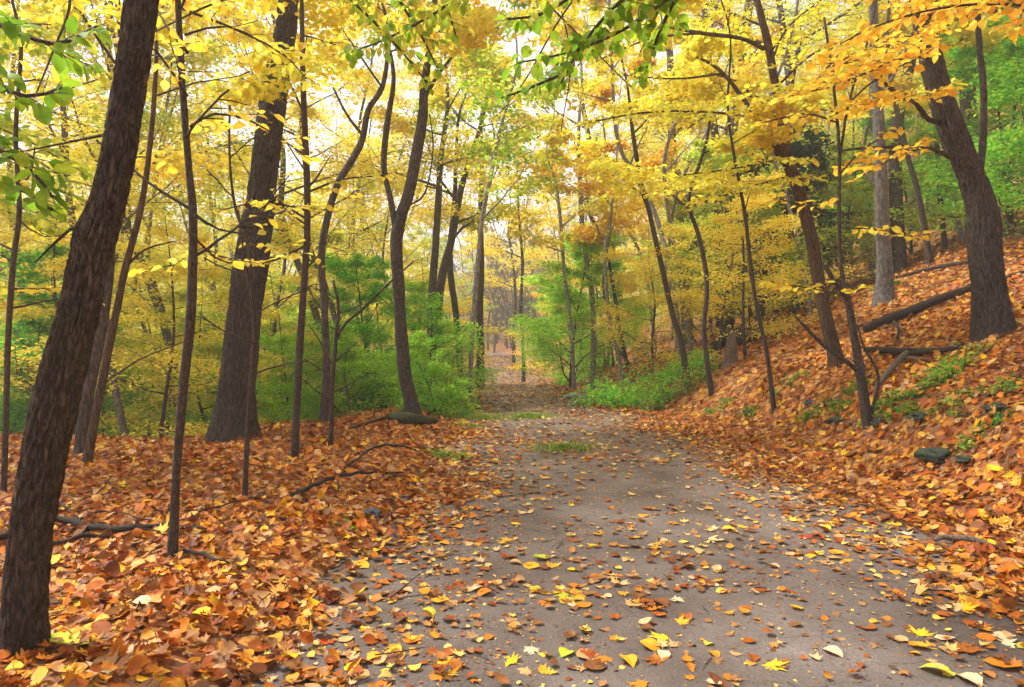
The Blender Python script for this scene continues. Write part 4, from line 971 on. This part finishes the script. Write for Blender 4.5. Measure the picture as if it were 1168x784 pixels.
# broken orange-brown stump by the hollow log
b = G(833, 418); mb = MB(); q, r = spline([b+Vector((0,0,-.1)), b+Vector((0,0,.2)), b+Vector((.02,0,.42)), b+Vector((.05,0,.62))], [.16,.12,.10,.05], .04)
mb.tube(q, r, 16, .02, flare=.2); o = mb.build('broken_stump', M['deadpale'], b); o.location = b; tag(o, 'short broken pale brown stump below the dark hollow log', 'stump')
def rock(label, px, py, w, hh, mat, seed):
    b = G(px, py); rr = w/F*b.y/2; mb = MB(); nl, nk = 24, 16
    for j in range(nk+1):
        ph = PI*j/nk
        for i in range(nl):
            th = 2*PI*i/nl; d = Vector((math.sin(ph)*math.cos(th), math.sin(ph)*math.sin(th), math.cos(ph)))
            q = 1+.55*mn.noise(d*1.4+Vector((seed*3.1,0,0)))+.30*mn.noise(d*3.1+Vector((0,seed,0)))+.12*mn.noise(d*7+Vector((0,0,seed)))
            mb.v.append(b+Vector((d.x*rr*q, d.y*rr*q*.8, d.z*rr*q*hh+rr*hh*.25)))
    for j in range(nk):
        for i in range(nl):
            mb.f.append((j*nl+i, (j+1)*nl+i, (j+1)*nl+(i+1)%nl, j*nl+(i+1)%nl))
    o = mb.build('stone', M[mat], b); o.location = b; tag(o, label, 'stone')
rock('dark bluish stone on the litter at the left edge of the path', 421, 592, 34, .42, 'rockblue', 1)
rock('dark mossy stone half buried in the leaves of the right bank', 1068, 523, 40, .45, 'rockmoss', 2)
rock('small mossy stone right beside the dark mossy one', 1103, 527, 26, .3, 'rockmoss', 3)
rock('small dark mossy stone below the dead forked limb', 956, 484, 22, .45, 'rockmoss', 4)
rock('grey stone at the right edge of the path below the slender grey trunk', 657, 455, 30, .35, 'rock', 5)
rock('low dark stone sunk in the leaves above the dark mossy stone', 1052, 478, 30, .3, 'rockmoss', 11)
rock('dark flat stone by the right edge of the photo on the bank', 1140, 470, 34, .3, 'rockmoss', 12)
rock('small dark stone left of the crooked sapling foot', 925, 462, 14, .5, 'rockblue', 13)
rock('dark stone at the foot of the crooked sapling', 1004, 484, 20, .5, 'rockmoss', 6)
rock('small grey stone behind the left end of the broad green bush', 737, 408, 14, .6, 'rock', 7)
rock('small dark stone among leaves on the bank by the green plant', 855, 473, 16, .5, 'rockmoss', 8)

# green ground cover in the hollow
n = 16000; y = RS.uniform(11, 34, n); x = RS.uniform(-26, -2.2, n)
cyv = 9.6+np.maximum(0, 4.2+x)*1.5
k = (y > cyv) & (np.abs(x)/y < .9) & (np.sin(x*1.1)*np.cos(y*.9+x*.3) > -.45); x, y = x[k], y[k]; n = len(x)
leaves_mesh('ground_cover', DIAMOND, np.stack([x, y, hgt(x, y)+RS.uniform(.02,.28,n)], -1), RS.uniform(0,6.28,n), RS.normal(0,.4,n), RS.normal(0,.4,n), .13*RS.uniform(.6,1.2,n), M['bushy'])
tag(C.objects['ground_cover'], 'green low ground cover in the hollow left of the path', 'ground cover', kind='stuff')

# ------------------------------------------------------------------ haze
HZ = .0028
hz = bpy.data.meshes.new('haze')
x0, x1, y0, y1, z0, z1 = -420, 420, -90, 620, -40, 90
vv = [(a,b_,c) for c in (z0,z1) for b_ in (y0,y1) for a in (x0,x1)]
hz.from_pydata(vv, [], [(0,2,3,1),(4,5,7,6),(0,1,5,4),(2,6,7,3),(0,4,6,2),(1,3,7,5)])
m, nt, out = newmat('haze_air'); pv = nt.nodes.new('ShaderNodeVolumePrincipled')
pv.inputs['Color'].default_value = (.93,.95,1,1); pv.inputs['Density'].default_value = HZ; pv.inputs['Anisotropy'].default_value = .2
nt.links.new(pv.outputs[0], out.inputs['Volume']); hz.materials.append(m)
USE_HAZE = True
if USE_HAZE:
    o = link('haze', hz); tag(o, 'thin pale mist between the trees', 'haze', kind='stuff')

# ------------------------------------------------------------------ light
w = bpy.data.worlds.new('World'); S.world = w; w.use_nodes = True; nt = w.node_tree; nt.nodes.clear()
sky = nt.nodes.new('ShaderNodeTexSky'); sky.sky_type = 'NISHITA'; sky.sun_disc = False
EL, AZ = 56, 70     # sun high on the left
sky.sun_elevation = math.radians(EL); sky.sun_rotation = math.radians(-AZ); sky.dust_density = 1.5; sky.air_density = 1.
hs = nt.nodes.new('ShaderNodeHueSaturation'); hs.inputs['Saturation'].default_value = .35; hs.inputs['Value'].default_value = 1.15
bg = nt.nodes.new('ShaderNodeBackground'); bg.inputs[1].default_value = .10
ow = nt.nodes.new('ShaderNodeOutputWorld')
nt.links.new(sky.outputs[0], hs.inputs['Color']); nt.links.new(hs.outputs[0], bg.inputs[0]); nt.links.new(bg.outputs[0], ow.inputs[0])
ld = bpy.data.lights.new('sun', 'SUN'); ld.energy = 4.0; ld.angle = math.radians(14); ld.color = (1,.96,.90)
lo = bpy.data.objects.new('sun', ld); C.objects.link(lo)
sd = Vector((-math.sin(math.radians(AZ))*math.cos(math.radians(EL)), math.cos(math.radians(AZ))*math.cos(math.radians(EL)), math.sin(math.radians(EL))))
lo.rotation_euler = sd.to_track_quat('Z', 'Y').to_euler()

cam = bpy.data.cameras.new('camera'); cam.sensor_width = 36; cam.lens = 36*F/1168; cam.clip_end = 2000; cam.clip_start = .05
co = bpy.data.objects.new('camera', cam); C.objects.link(co); co.location = (0,0,CZ); co.rotation_euler = (PI/2,0,0)
S.camera = co
S.render.resolution_x = 1024; S.render.resolution_y = 687
S.view_settings.view_transform = 'Standard'; S.view_settings.look = 'None'; S.view_settings.exposure = 1.12; S.view_settings.gamma = 1
S.render.engine = 'CYCLES'
S.cycles.use_adaptive_sampling = True; S.cycles.adaptive_threshold = .04; S.cycles.adaptive_min_samples = 24; S.cycles.max_bounces = 6; S.cycles.diffuse_bounces = 5; S.cycles.transmission_bounces = 5; S.cycles.transparent_max_bounces = 4; S.cycles.volume_bounces = 1
